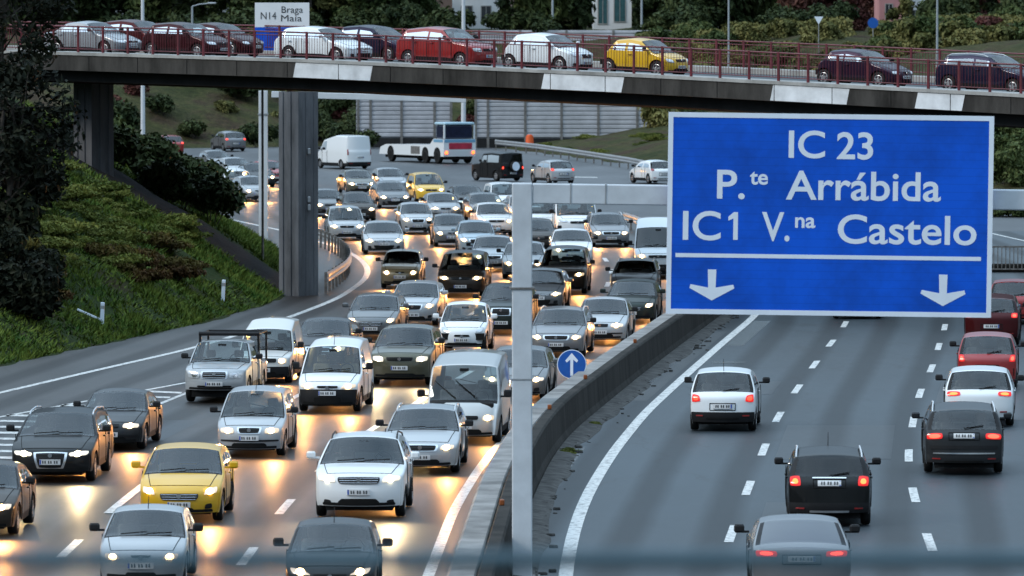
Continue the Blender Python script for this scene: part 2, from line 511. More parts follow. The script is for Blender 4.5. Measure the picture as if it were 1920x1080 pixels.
# ------------------------------------------------------------------ vehicles
class Spec: pass
CLASS = {
 # nose(t,z/H) cowl hdr rr(from rear,z/H) bl(from rear) tail(from rear)
 'hatch':  dict(L=4.0, W=1.72, H=1.48, nose=(.18,.50), cowl=(.98,.655), hdr=(1.75,.955), rr=(.62,.95), bl=(.20,.64), tail=(.04,.56), fo=.80, wb=2.5),
 'sedan':  dict(L=4.5, W=1.76, H=1.44, nose=(.20,.49), cowl=(1.2,.66), hdr=(1.98,.96), rr=(1.35,.95), bl=(.72,.70), tail=(.06,.655), fo=.88, wb=2.65),
 'estate': dict(L=4.75,W=1.86, H=1.50, nose=(.20,.50), cowl=(1.22,.66), hdr=(2.0,.96), rr=(.55,.95), bl=(.16,.66), tail=(.04,.58), fo=.90, wb=2.85),
 'suv':    dict(L=4.36,W=1.88, H=1.64, nose=(.16,.57), cowl=(1.15,.665), hdr=(1.85,.965), rr=(.55,.93), bl=(.18,.66), tail=(.04,.58), fo=.85, wb=2.66),
 'mpv':    dict(L=4.1, W=1.72, H=1.62, nose=(.16,.475), cowl=(.86,.60), hdr=(1.6,.955), rr=(.36,.955), bl=(.14,.60), tail=(.04,.52), fo=.80, wb=2.58),
 'van':    dict(L=4.12,W=1.72, H=1.80, nose=(.16,.435), cowl=(.92,.555), hdr=(1.5,.915), rr=(.14,.985), bl=(.06,.56), tail=(.02,.50), fo=.80, wb=2.7),
 'minibus':dict(L=4.7, W=1.85, H=2.08, nose=(.08,.36), cowl=(.34,.50), hdr=(.80,.90), rr=(.14,.985), bl=(.06,.56), tail=(.02,.50), fo=.75, wb=2.5),
 'bigvan': dict(L=5.2, W=1.98, H=2.3, nose=(.16,.42), cowl=(.80,.53), hdr=(1.4,.86), rr=(.14,.985), bl=(.06,.56), tail=(.02,.50), fo=.9, wb=3.2),
 'pickup': dict(L=4.95,W=1.74, H=1.70, nose=(.14,.56), cowl=(1.25,.645), hdr=(1.8,.965), rr=(1.95,.965), bl=(1.8,.60), tail=(.06,.585), fo=.85, wb=2.95),
 'smart':  dict(L=2.69,W=1.56, H=1.54, nose=(.14,.50), cowl=(.60,.63), hdr=(1.2,.95), rr=(.45,.955), bl=(.15,.62), tail=(.03,.52), fo=.52, wb=1.87),
 'coupe':  dict(L=4.64,W=1.84, H=1.39, nose=(.20,.50), cowl=(1.3,.67), hdr=(2.1,.96), rr=(1.55,.96), bl=(.50,.73), tail=(.05,.69), fo=.85, wb=2.8),
 'jeep':   dict(L=3.9, W=1.75, H=1.80, nose=(.08,.57), cowl=(1.2,.62), hdr=(1.5,.965), rr=(.10,.97), bl=(.05,.60), tail=(.02,.52), fo=.65, wb=2.45),
}

def smooth_profile(pts, sig=.055):
    """pts: (t, z, name). Returns dense T, Z arrays and {name: index}."""
    T, Z, mark = [], [], {}
    for k in range(len(pts) - 1):
        (a, b, n), (c, d, _) = pts[k], pts[k + 1]
        ln = math.hypot(c - a, d - b); m = max(2, int(ln / .01))
        mark[n] = len(T)
        for i in range(m):
            T.append(a + (c - a) * i / m); Z.append(b + (d - b) * i / m)
    mark[pts[-1][2]] = len(T)
    T.append(pts[-1][0]); Z.append(pts[-1][1])
    T, Z = np.array(T), np.array(Z)
    w = int(sig / .01 * 3); x = np.arange(-w, w + 1); g = np.exp(-.5 * (x / (sig / .01)) ** 2); g /= g.sum()
    Tp = np.concatenate([2 * T[0] - T[w:0:-1], T, 2 * T[-1] - T[-2:-w - 2:-1]])
    Zp = np.concatenate([2 * Z[0] - Z[w:0:-1], Z, 2 * Z[-1] - Z[-2:-w - 2:-1]])
    return np.convolve(Tp, g, 'valid'), np.convolve(Zp, g, 'valid'), mark

class Proto:
    """One kind of vehicle: its part meshes, ready to be put in place many times."""
    def __init__(self, cls, **kw):
        d = dict(wr=.31, zb=.20, cf=.22, cr=.16, tumble=.20, belt=None, glassw=.90, re=.075,
                 side='car', roofrails=False, bumper='body', bumper_z=.0, lights=None, grille=None, intake=None,
                 tails=None, plate_z=.40, rplate_z=.62, mirror='black', detail=2, rear_low=None, seats='seat', frame=False,
                 fogs=False, antenna=False, rearglass=True, chrome_bar=None, tinted=False, rim='rim', strip=False, wipers=True, rack=False, core=.62, rear_trim=None)
        d.update(CLASS[cls]); d.update(kw)
        self.__dict__.update(d)
        self.cls = cls
        self.parts = []          # (name, mesh, slot keys, loc, parent index, label)
        self.make()

    # ---- surface functions
    def hw(self, t, z):
        b = self.belt; w = self.W / 2
        pl = 1 - .10 * math.exp(-t / .38) - .07 * math.exp(-(self.L - t) / .40)
        zm = .60 * b
        if z < b:
            u = (z - zm) / zm
            f = 1 - .035 * u * u
            if z < .34: f -= .04 * (.34 - z) / .2
        else:
            f = 1 - .035 * ((b - zm) / zm) ** 2
            k = (z - b) / (self.H - b)
            f -= self.tumble * (k ** 1.15)
        return w * pl * f
    def surf(self, i, w):
        """Point on the centre strip: i is a (float) index along the profile, w from -1 to 1 across."""
        i0 = min(int(i), len(self.T) - 2); fr = i - i0
        t = self.T[i0] * (1 - fr) + self.T[i0 + 1] * fr
        z = self.Z[i0] * (1 - fr) + self.Z[i0 + 1] * fr
        a, b = max(0, i0 - 3), min(len(self.T) - 1, i0 + 4)
        dt, dz = self.T[b] - self.T[a], self.Z[b] - self.Z[a]
        ln = math.hypot(dt, dz) or 1
        nt_, nz = dz / ln, -dt / ln          # inward normal
        aw = abs(w)
        D = self.re * (1 - max(0, 1 - aw ** 4) ** .25)
        gl = .05 * aw * aw if z > self.belt else .025 * aw * aw
        D += gl
        tt = t + nt_ * D + self.cf * w * w * math.exp(-t / .5) - self.cr * w * w * math.exp(-(self.L - t) / .45)
        zz = z + nz * D
        y = self.hw(min(max(t, 0), self.L), z) * w
        return tt, y, zz
    def P(self, t, y, z):
        """local (t from the nose, y sideways, z) -> object coordinates (front axle at the origin, nose towards -Y)"""
        return (y, t - self.fo, z)

    def make(self):
        L, Hh = self.L, self.H
        zb = self.zb
        n, c, h = self.nose, self.cowl, self.hdr
        zn = n[1] * Hh
        self.zn = zn
        if self.belt is None: self.belt = c[1] * Hh + .03
        rr, bl, tl = self.rr, self.bl, self.tail
        pts = [(0.03, zb, 'fb'), (0.0, zb + .16, 'f1'), (0.0, .62 * zn, 'f2'), (.03, .86 * zn, 'f3'), (n[0], zn, 'nose'),
               ((n[0] + c[0]) * .5, zn + (c[1] * Hh - zn) * .62, 'hood'), (c[0], c[1] * Hh, 'cowl'), (h[0], h[1] * Hh, 'hdr')]
        if self.cls not in ('pickup',): pts.append(((h[0] + L - rr[0]) * .48, Hh, 'roof'))
        pts += [(L - rr[0], rr[1] * Hh, 'rr'), (L - bl[0], bl[1] * Hh, 'bl'), (L - tl[0], tl[1] * Hh, 'tail'),
                (L - .01, min(.52, tl[1] * Hh - .12), 'r2'), (L, .40, 'r3'), (L - .03, zb + .03, 'rb')]
        self.T, self.Z, self.mk = smooth_profile(pts, .05 if self.cls not in ('jeep', 'pickup') else .035)
        mk = self.mk; n_i = len(self.T) - 1
        # sample stations
        st = set(); i = 0.0
        step = 5
        st.update(range(0, n_i, step)); st.add(n_i)
        for k in ('cowl', 'hdr', 'rr', 'bl'): st.add(mk[k])
        st = sorted(st)
        st = [s for k, s in enumerate(st) if s in (0, n_i, mk['cowl'], mk['hdr'], mk['rr'], mk['bl']) or min(abs(s - mk[q]) for q in ('cowl', 'hdr', 'rr', 'bl')) > 2]
        gw = self.glassw
        ws = [0, .22, .42, .6, .75, .84, gw, .94, .97, .99, 1.0]
        ws = [-x for x in ws[:0:-1]] + ws
        grid = [[self.surf(s, w) for w in ws] for s in st]
        body, wsd, rgl = MB(), MB(), MB()
        sides = [MB(), MB(), MB(), MB()]
        bump_f, bump_r = MB(), MB()
        nW = len(ws)
        vs = [self.P(*p) for row in grid for p in row]
        def quadset(mb, quads):
            used = {}; vv = []; ff = []
            for q in quads:
                f = []
                for k in q:
                    if k not in used: used[k] = len(vv); vv.append(allv[k])
                    f.append(used[k])
                ff.append(f)
            mb.add(vv, ff, 0, True)
        allv = list(vs)
        Q = {'body': [], 'wsd': [], 'rgl': [], 'bf': [], 'br': [], 's0': [], 's1': [], 's2': [], 's3': [], 'seal': [], 'seal2': [], 'sill': []}
        zbf = self.bumper_z or (.62 * zn if self.bumper == 'body' else .58 * zn)
        for a in range(len(st) - 1):
            mid = (st[a] + st[a + 1]) / 2
            zmid = grid[a][nW // 2][2] * .5 + grid[a + 1][nW // 2][2] * .5
            for b in range(nW - 1):
                wm = abs(ws[b] + ws[b + 1]) / 2
                q = (a * nW + b, a * nW + b + 1, (a + 1) * nW + b + 1, (a + 1) * nW + b)
                key = 'body'
                if mk['cowl'] <= mid <= mk['hdr'] and wm < gw: key = 'wsd'
                elif mk['cowl'] - 7 <= mid <= mk['hdr'] and wm < .955: key = 'seal'
                elif mk['rr'] <= mid <= mk['bl'] and wm < gw * .96 and self.rearglass: key = 'rgl'
                elif mk['rr'] <= mid <= mk['bl'] and wm < .955 and self.rearglass: key = 'seal2'
                elif mid < mk['nose'] and zmid < zbf: key = 'bf'
                elif mid > mk['bl'] and zmid < (self.rear_low or .5): key = 'br'
                Q[key].append(q)
        # sides
        edge_t = [grid[a][-1][0] for a in range(len(st))]
        fa, ra = self.fo, self.fo + self.wb
        Ra = self.wr + .055
        rows = None
        belt = self.belt
        A_w = None
        for sgn in (1, -1):
            base = len(allv)
            nr = 11
            tprev = -1
            for a in range(len(st)):
                te, ye, ze = grid[a][-1]
                te = max(te, tprev + 1e-4); tprev = te
                zbot = zb
                for tw in (fa, ra):
                    d = abs(te - tw)
                    if d < Ra: zbot = max(zbot, self.wr + math.sqrt(Ra * Ra - d * d))
                zbot = min(zbot, ze - .10)
                bi = min(belt, ze - .09)
                l1 = ze - min(.075, (ze - bi) * .5)
                bi = max(bi, zbot + .03)
                l1 = max(l1, bi + .01)
                zs = [ze, ze * .45 + l1 * .55, l1, l1 * .66 + bi * .34, l1 * .33 + bi * .67, bi]
                for k in range(1, 6): zs.append(bi + (zbot - bi) * k / 5)
                for k, z in enumerate(zs):
                    if k == 0: p = (te, ye, ze)
                    else:
                        y = self.hw(min(max(te, 0), L), z)
                        y0 = self.hw(min(max(te, 0), L), ze)
                        p = (te, y + (ye - y0), z)
                    allv.append(self.P(p[0], p[1] * sgn, p[2]))
            for a in range(len(st) - 1):
                tm = (edge_t[a] + edge_t[a + 1]) / 2
                zem = min(grid[a][-1][2], grid[a + 1][-1][2])
                for k in range(nr - 1):
                    q = (base + a * nr + k, base + (a + 1) * nr + k, base + (a + 1) * nr + k + 1, base + a * nr + k + 1)
                    if sgn < 0: q = q[::-1]
                    key = 'body'
                    if 2 <= k <= 4 and zem > belt + .15:
                        w = self.window_at(tm)
                        if w is not None: key = 's%d' % (w + (0 if sgn > 0 else 2))
                    if k == nr - 2 and fa + Ra < tm < ra - Ra: key = 'sill'
                    if k >= 6:
                        zc = (allv[q[0]][2] + allv[q[2]][2]) / 2
                        if tm < fa - Ra and zc < zbf: key = 'bf'
                        if tm > ra + Ra and zc < (self.rear_low or .5): key = 'br'
                    Q[key].append(q)
        gk = self.tinted if isinstance(self.tinted, str) else ('glass_dark' if self.tinted else 'glass')
        def put(name, key, slots, label=None):
            if not Q[key]: return None
            mb = MB(); quadset(mb, Q[key])
            return self.part(name, mb, slots, label=label)
        put('body', 'body', ['paint'])
        put('windshield', 'wsd', ['glass'])
        put('windshield_seal', 'seal', ['black'])
        put('rear_window_seal', 'seal2', ['black'])
        put('sill', 'sill', ['black'])
        put('rear_window', 'rgl', [gk])
        for k in range(4): put('side_window', 's%d' % k, [gk])
        put('front_bumper', 'bf', ['paint' if self.bumper == 'body' else 'black'])
        put('rear_bumper', 'br', ['black' if self.rear_low else ('paint' if self.bumper == 'body' else 'black')])
        # underside
        mb = MB()
        mb.box(self.P(.22, -.36 * self.W, .17), self.P(L - .2, .36 * self.W, .46))
        for tw in (fa, ra): mb.box(self.P(tw - .42, -.44 * self.W, .40), self.P(tw + .42, .44 * self.W, .60))
        self.part('underbody', mb, ['underbody'])
        # seats, dashboard, wheel
        if self.detail >= 1:
            mb = MB()
            mb.box(self.P(c[0] - .05, -.40 * self.W, .46), self.P(c[0] + .38, .40 * self.W, self.cowl[1] * Hh - .05), bev=.04)
            self.part('dashboard', mb, ['black'])
            ts = h[0] + .42
            zs = .30 * Hh
            for sx in (-1, 1):
                mb = MB()
                x = sx * .22 * self.W
                mb.box(self.P(ts - .5, x - .24, zs), self.P(ts, x + .24, zs + .16), bev=.04)
                mb.box(self.P(ts - .06, x - .23, zs + .1), self.P(ts + .1, x + .23, zs + .62), bev=.05)
                mb.box(self.P(ts - .02, x - .13, zs + .64), self.P(ts + .08, x + .13, zs + .84), bev=.04)
                self.part('seat', mb, [self.seats])
            if self.rearglass and self.cls not in ('smart', 'pickup', 'jeep'):
                mb = MB(); tb = min(ts + .95, L - .7)
                mb.box(self.P(tb - .05, -.38 * self.W, zs), self.P(tb + .1, .38 * self.W, zs + .52), bev=.05)
                for x in (-.4, .4): mb.box(self.P(tb, x - .12, zs + .52), self.P(tb + .08, x + .12, zs + .68), bev=.03)
                self.part('rear_bench', mb, [self.seats])
            if self.detail >= 2:
                mb = MB()
                p = Vector(self.P(c[0] + .42, .22 * self.W, self.cowl[1] * Hh + .02))
                for k in range(16):
                    a0, a1 = 2 * math.pi * k / 16, 2 * math.pi * (k + 1) / 16
                    f = lambda a: p + Vector((.18 * math.cos(a), .07 * math.sin(a), .165 * math.sin(a)))
                    mb.tube(f(a0), f(a1), .015, n=6)
                self.part('steering_wheel', mb, ['black'])
                mb = MB()
                p = self.P(h[0] - .12, 0, h[1] * Hh - .12)
                mb.box((p[0] - .11, p[1] - .015, p[2] - .035), (p[0] + .11, p[1] + .015, p[2] + .035), bev=.012)
                self.part('rear_view_mirror', mb, ['black'])
        # wheels
        for tw in (fa, ra):
            for sx in (-1, 1):
                wi = self.part('wheel', WHEEL(self.wr), ['rubber'], loc=self.P(tw, sx * (self.W / 2 - .115 - .02), self.wr), shared='tyre%.2f' % self.wr, rz=0 if sx > 0 else math.pi)
                if self.detail >= 1:
                    self.part('rim', RIM(self.wr), [self.rim], loc=(0, 0, 0), parent=wi, shared='rim%.2f' % self.wr)
        # door mirrors
        for sx in (-1, 1):
            mb = MB()
            zt = belt + .07
            t0 = c[0] + .38
            y0 = self.hw(t0, belt) * sx
            big = 1.35 if self.cls in ('van', 'minibus', 'bigvan') else 1.0
            mb.box(self.P(t0 - .02, min(y0 - .03 * sx, y0 + .10 * sx), zt - .05), self.P(t0 + .04, max(y0 - .03 * sx, y0 + .10 * sx), zt - .01))
            xa, xb = y0 + .06 * sx, y0 + .25 * sx
            mb.box(self.P(t0 - .06, min(xa, xb), zt - .05), self.P(t0 + .05, max(xa, xb), zt + .09 * big + .01), bev=.035)
            self.part('door_mirror', mb, ['paint' if self.mirror == 'body' else 'black'])
        # lights, grille, plates
        zl1 = zn - .015; zl0 = zn - .155
        lights = self.lights or [(.52, zl0), (.93, zl0 + .03), (.95, zl1 + .03), (.54, zl1 - .03)]
        for sx in (-1, 1):
            hi = self.part('headlight', self.patch('f', lights, sx, rr_=.5, th=.02), ['lamp_f'])
            cw_, cz_ = sum(p[0] for p in lights) / 4 - .02, sum(p[1] for p in lights) / 4 - .005
            bw = .085 / (self.W / 2) * 1.0
            self.part('bulb', self.patch('f', [(cw_ - bw, cz_ - .065), (cw_ + bw, cz_ - .065), (cw_ + bw, cz_ + .065), (cw_ - bw, cz_ + .065)], sx, rr_=1.0, th=.03, nu=8, nv=8), ['bulb'], parent=hi)
        g = self.grille or [(-.40, zn - .15), (.40, zn - .15), (.44, zn - .05), (-.44, zn - .05)]
        gi = None
        if self.frame:
            cx = sum(p[0] for p in g) / 4; cz = sum(p[1] for p in g) / 4
            fr = [(cx + (p[0] - cx) * (1 + .06 / max(.2, abs(p[0] - cx))), cz + (p[1] - cz) * (1 + .022 / abs(p[1] - cz))) for p in g]
            gi = self.part('grille_frame', self.patch('f', fr, 1, rr_=.2, th=.012), ['chrome'])
        mb = self.patch('f', g, 1, rr_=.25, th=.022)
        self.part('grille', mb, ['black'])
        nb = 3
        mb = MB()
        for k in range(nb):
            v = (k + .5) / nb
            for a, b in ((0, 1),):
                pts = []
                for u in np.linspace(.04, .96, 9):
                    w = (g[0][0] * (1 - u) + g[1][0] * u) * (1 - v) + (g[3][0] * (1 - u) + g[2][0] * u) * v
                    z = (g[0][1] * (1 - u) + g[1][1] * u) * (1 - v) + (g[3][1] * (1 - u) + g[2][1] * u) * v
                    p = Vector(self.P(*self.front(w, z))); p.y -= .026
                    pts.append(p)
                mb.path(pts, .007, n=5)
        self.part('grille_bar', mb, ['chrome' if self.chrome_bar else 'underbody'])
        if self.intake != 0:
            it = self.intake or [(-.60, .25), (.60, .25), (.52, .355), (-.52, .355)]
            self.part('lower_intake', self.patch('f', it, 1, rr_=.3, th=.014), ['underbody'])
        self.part('front_lip', self.patch('f', [(-.90, zb + .015), (.90, zb + .015), (.88, zb + .075), (-.88, zb + .075)], 1, rr_=.1, th=.02, nu=16, nv=2), ['underbody'])
        if self.fogs:
            for sx in (-1, 1):
                self.part('fog_light_recess', self.patch('f', [(.66, .28), (.86, .29), (.84, .40), (.68, .38)], sx, rr_=.5, th=.014), ['black'])
        if self.strip:
            for z0, z1 in ((.50 * zn, .56 * zn),):
                self.part('bumper_strip', self.patch('f', [(-.93, z0), (.93, z0), (.93, z1), (-.93, z1)], 1, rr_=.1, th=.018, nu=20), ['black'])
        # badge: plain round emblem
        mb = MB()
        p = Vector(self.P(*self.front(0, max(q[1] for q in g) - .05)))
        mb.tube(p + Vector((0, -.045, 0)), p + Vector((0, -.0, 0)), .048, n=14)
        self.part('badge', mb, ['chrome'])
        hwm = .26 / (self.W / 2)
        for end, zc, nm in (('f', self.plate_z, 'number_plate'), ('r', self.rplate_z, 'number_plate')):
            self.part(nm, self.plate_mesh(end, hwm, zc), ['plate', 'plate_blue', 'plate_ink'])
        tls = self.tails or [(.74, .56 * Hh), (.97, .56 * Hh), (.97, .67 * Hh), (.74, .655 * Hh)]
        for sx in (-1, 1):
            ti = self.part('tail_light', self.patch('r', tls, sx, rr_=.4, th=.018), ['lens_r'])
            cw_, cz_ = sum(p[0] for p in tls) / 4, sum(p[1] for p in tls) / 4
            f_ = self.core
            self.part('lamp', self.patch('r', [(cw_ + (p[0] - cw_) * f_, cz_ + (p[1] - cz_) * f_) for p in tls], sx, rr_=.9, th=.026), ['lamp_r'], parent=ti)
            self.part('rear_reflector', self.patch('r', [(.62, .37), (.84, .37), (.84, .405), (.62, .405)], sx, rr_=.2, th=.016), ['tail_off'])
        if self.detail >= 2 and self.rearglass:
            i = mk['bl'] - 3
            mb = MB(); a = Vector(self.P(*self.surf(i + 3, 0))); b = Vector(self.P(*self.surf(i - 7, -.5))); o = Vector((0, .02, .02))
            if self.cls not in ('sedan', 'coupe', 'pickup', 'jeep'):
                mb.path([a + o, b + o], .012, n=6); self.part('rear_wiper', mb, ['black'])
            mb = self.patch('r', [(-.55, .30), (.55, .30), (.5, .345), (-.5, .345)], 1, rr_=.2, th=.014); self.part('rear_diffuser', mb, ['underbody'])
            pz = self.rplate_z
            mb = MB(); pts = [Vector(self.P(*self.rear(w, pz - .095))) + Vector((0, .004, 0)) for w in np.linspace(-.40, .40, 9)]
            mb.path(pts, .010, n=5)
            for sg in (-1, 1): mb.path([Vector(self.P(*self.rear(sg * .40, z))) + Vector((0, .004, 0)) for z in np.linspace(pz - .095, pz + .075, 4)], .010, n=5)
            mb.path([Vector(self.P(*self.rear(w, pz + .075))) + Vector((0, .004, 0)) for w in np.linspace(-.40, .40, 9)], .010, n=5)
            self.part('plate_recess', mb, ['underbody'])
        if self.rear_trim:
            for (z0, z1, w, mt) in self.rear_trim:
                self.part('rear_trim', self.patch('r', [(-w, z0), (w, z0), (w, z1), (-w, z1)], 1, rr_=.1, th=.02, nu=16, nv=2), [mt])
        # shut lines of the bonnet and doors
        if self.detail >= 1 and self.cls not in ('minibus',):
            mb = MB(); b0 = mk['nose'] + 4; b1 = mk['cowl'] - 2
            def seam(pts, wd):
                v = []
                for a, b in zip(pts[:-1], pts[1:]): mb.tube(a, b, wd, n=4, caps=False)
            for sx in (-1, 1):
                seam([Vector(self.P(*self.surf(b0 + (b1 - b0) * u, sx * (.74 + .10 * u)))) for u in np.linspace(0, 1, 7)], .009)
            seam([Vector(self.P(*self.surf(b0, w))) for w in np.linspace(-.74, .74, 9)], .009)
            self.part('bonnet_seam', mb, ['underbody'])
            for sx in (-1, 1):
                ts_ = [c[0] + .10, h[0] + .66] + ([h[0] + 1.5] if self.side != 'panel' and L > 3.9 else [])
                for t_ in ts_:
                    if abs(t_ - fa) < Ra + .05 or abs(t_ - ra) < Ra + .05: t_ = ra - Ra - .06 if t_ > 2 else fa + Ra + .06
                    mb = MB(); seam([Vector(self.P(t_, sx * (self.hw(t_, z) + .0), z)) for z in np.linspace(zb + .08, belt - .02, 6)], .010)
                    self.part('door_seam', mb, ['underbody'])
                for t_ in ([h[0] + .48] + ([h[0] + 1.35] if self.side != 'panel' else [])):
                    if t_ > L - 1.0: continue
                    mb = MB(); y = sx * self.hw(t_, belt - .12)
                    mb.box(self.P(t_ - .09, y - .03, belt - .14), self.P(t_ + .09, y + .03, belt - .105), bev=.012)
                    self.part('door_handle', mb, ['paint'])
        # wipers
        if self.wipers and self.detail >= 2:
            for w0, w1 in ((-.55, .05), (.05, .62)):
                mb = MB()
                a = Vector(self.P(*self.surf(mk['cowl'] + 2, w0))); b = Vector(self.P(*self.surf(mk['cowl'] + 9, w1)))
                if self.cls == 'minibus':
                    b = Vector(self.P(*self.surf(mk['cowl'] + 50, w0 - .28))); a = Vector(self.P(*self.surf(mk['cowl'] + 2, w0 + .35)))
                m_ = Vector(self.P(*self.surf(mk['cowl'] + (5 if self.cls != 'minibus' else 26), (w0 + w1) / 2 if self.cls != 'minibus' else w0 + .03)))
                o = Vector((0, -.025, .025))
                mb.path([a + o, m_ + o, b + o], .012, n=6)
                self.part('wiper', mb, ['black'])
        if self.roofrails:
            for sx in (-1, 1):
                mb = MB(); pts = []
                for u in np.linspace(0, 1, 10):
                    i = mk['hdr'] + 12 + (mk['rr'] - mk['hdr'] - 16) * u
                    p = Vector(self.P(*self.surf(i, .93 * sx))); p.z += .06 if 0 < u < 1 else .0
                    pts.append(p)
                mb.path(pts, .018)
                self.part('roof_rail', mb, ['grey_steel' if self.roofrails != 'black' else 'black'])
        if self.antenna:
            mb = MB(); i = mk['hdr'] + 8 if self.antenna == 'front' else mk['rr'] - 14
            p = Vector(self.P(*self.surf(i, 0)))
            mb.tube(p - Vector((0, 0, .02)), p + Vector((0, .22, .30)), .009, .005, n=6)
            self.part('antenna', mb, ['black'])
        if self.rack:
            mb = MB()
            tt = L - rr[0] + .12; x = .46 * self.W; zt = Hh + .06
            for sx in (-1, 1):
                mb.tube(self.P(tt, sx * x, .95), self.P(tt, sx * x, zt), .035)
                mb.tube(self.P(L - .2, sx * x, .95), self.P(L - .2, sx * x, zt), .03)
                mb.tube(self.P(tt, sx * x, zt), self.P(L - .2, sx * x, zt), .03)
            mb.tube(self.P(tt, -x - .03, zt), self.P(tt, x + .03, zt), .06)
            mb.tube(self.P(L - .2, -x, zt), self.P(L - .2, x, zt), .03)
            self.part('load_rack', mb, ['black'])
            mb = MB()
            mb.box(self.P(tt + .1, -.40 * self.W, .62), self.P(L - .12, .40 * self.W, .90), bev=.03)
            self.part('cargo_bed_cover', mb, ['black'])
        if self.cls == 'jeep':
            mb = MB()
            p = Vector(self.P(L + .0, -.05, .92))
            mb.tube(p, p + Vector((0, .2, 0)), .33, n=24)
            si = self.part('spare_wheel', mb, ['rubber'])
            mb = MB(); mb.tube(p + Vector((0, .2, 0)), p + Vector((0, .225, 0)), .27, n=24)
            self.part('spare_wheel_cover', mb, ['sign_white'], parent=si)

    def window_at(self, t):
        """0: front door window, 1: rear window behind the B pillar; None: pillar or panel."""
        h0 = self.cowl[0] + .25
        B = self.hdr[0] + (.62 if self.cls not in ('minibus', 'bigvan', 'jeep') else .55)
        if self.cls == 'pickup': return 0 if h0 < t < self.L - self.rr[0] - .05 else None
        if self.cls == 'smart': return 0 if h0 < t < self.L - .75 else None
        if h0 < t < B: return 0
        if self.side == 'panel': return None
        end = {'sedan': self.L - self.bl[0] - .45, 'coupe': self.L - self.bl[0] - .55}.get(self.cls, self.L - self.bl[0] - .42)
        if B + .10 < t < end: return 1
        return None
    def front(self, w, z):
        n_c = self.mk['cowl']
        i = float(np.interp(z, self.Z[:n_c], np.arange(n_c)))
        return self.surf(i, w)
    def rear(self, w, z):
        b = self.mk['rr']
        Zr = self.Z[b:][::-1]; idx = np.arange(b, len(self.Z))[::-1]
        return self.surf(float(np.interp(z, Zr, idx)), w)
    def patch(self, end, c, sx, rr_=.3, th=.015, nu=8, nv=5, mb=None, mi=0):
        """A thin shaped plate that follows the nose or tail. c: corners (w, z) bl, br, tr, tl."""
        mb = mb or MB(); pts = []
        fn = self.front if end == 'f' else self.rear
        s = -1 if end == 'f' else 1
        for j in range(nv + 1):
            for i in range(nu + 1):
                x, y = 2 * i / nu - 1, 2 * j / nv - 1
                u = (x * math.sqrt(1 - rr_ * y * y / 2) + 1) / 2; v = (y * math.sqrt(1 - rr_ * x * x / 2) + 1) / 2
                w = (c[0][0] * (1 - u) + c[1][0] * u) * (1 - v) + (c[3][0] * (1 - u) + c[2][0] * u) * v
                z = (c[0][1] * (1 - u) + c[1][1] * u) * (1 - v) + (c[3][1] * (1 - u) + c[2][1] * u) * v
                pts.append(self.P(*fn(w * sx, z)))
        k = nu + 1
        top = [(p[0] * (1 + .004), p[1] + s * th, p[2] + .15 * th) for p in pts]
        bot = [(p[0], p[1] - s * .02, p[2]) for p in pts]
        fs = [(j * k + i, j * k + i + 1, (j + 1) * k + i + 1, (j + 1) * k + i) for j in range(nv) for i in range(nu)]
        ring = [i for i in range(k)] + [j * k + nu for j in range(1, nv + 1)] + [nv * k + i for i in range(nu - 1, -1, -1)] + [j * k for j in range(nv - 1, 0, -1)]
        flip = (sx < 0) != (end == 'r')
        n0 = len(mb.v)
        mb.add(top + bot, [f[::-1] if flip else f for f in fs], mi, True)
        sk = []
        for a, b in zip(ring, ring[1:] + ring[:1]):
            f = (a, a + len(top), b + len(top), b)
            sk.append(f[::-1] if flip else f)
        mb.add(top + bot, sk, mi)
        return mb
    def plate_mesh(self, end, hw_, zc):
        mb = self.patch(end, [(-hw_, zc - .058), (hw_, zc - .058), (hw_, zc + .058), (-hw_, zc + .058)], 1, rr_=.02, th=.03)
        s = 1
        mb = self.patch(end, [(-hw_ * .98, zc - .05), (-hw_ * .84, zc - .05), (-hw_ * .84, zc + .05), (-hw_ * .98, zc + .05)], 1, rr_=.02, th=.034, nu=1, nv=1, mb=mb, mi=1)
        if self.detail >= 2:
            x = -.74 + rng.uniform(-.04, .04)
            for k in range(6):
                mb = self.patch(end, [(hw_ * x, zc - .036), (hw_ * (x + .16), zc - .036), (hw_ * (x + .16 - .05 * rng.random()), zc + .036), (hw_ * x, zc + .036)], 1, rr_=.6, th=.034, nu=2, nv=2, mb=mb, mi=2)
                x += .22 if k % 2 == 0 else .34
        return mb
    _shared = {}
    def part(self, name, mb, slots, loc=(0, 0, 0), parent=None, shared=None, rz=0.0, label=None):
        if shared and shared in Proto._shared: me = Proto._shared[shared]
        else:
            me = mb.mesh(name, [M.get(s) or M['black'] for s in slots])
            if shared: Proto._shared[shared] = me
        self.parts.append((name, me, slots, loc, parent, rz, label))
        return len(self.parts) - 1

    def place(self, name, loc, rz, mats, label, cat, group=None, scale=1.0, beams=None):
        root = empty(name, loc, rz)
        if scale != 1: root.scale = (scale,) * 3
        tag(root, label, cat, group)
        objs = []
        for (nm, me, slots, lc, par, prz, lab) in self.parts:
            o = bpy.data.objects.new(nm, me)
            o.location = lc; o.rotation_euler = (0, 0, prz)
            link(o, root if par is None else objs[par])
            for k, s in enumerate(slots):
                if s in mats and k < len(o.material_slots):
                    o.material_slots[k].link = 'OBJECT'; o.material_slots[k].material = mats[s]
            objs.append(o)
        if beams:
            zl = self.zn - .09
            for sx in (-1, 1):
                l = BEAM(beams)
                o = bpy.data.objects.new('headlight_beam', l)
                o.location = (sx * .36 * self.W, -self.fo - .06, zl)
                o.rotation_euler = (R(90 - 3.5), 0, math.pi)
                o.rotation_euler = Vector((0, -1, -.06)).to_track_quat('-Z', 'Y').to_euler()
                link(o, root)
        return root

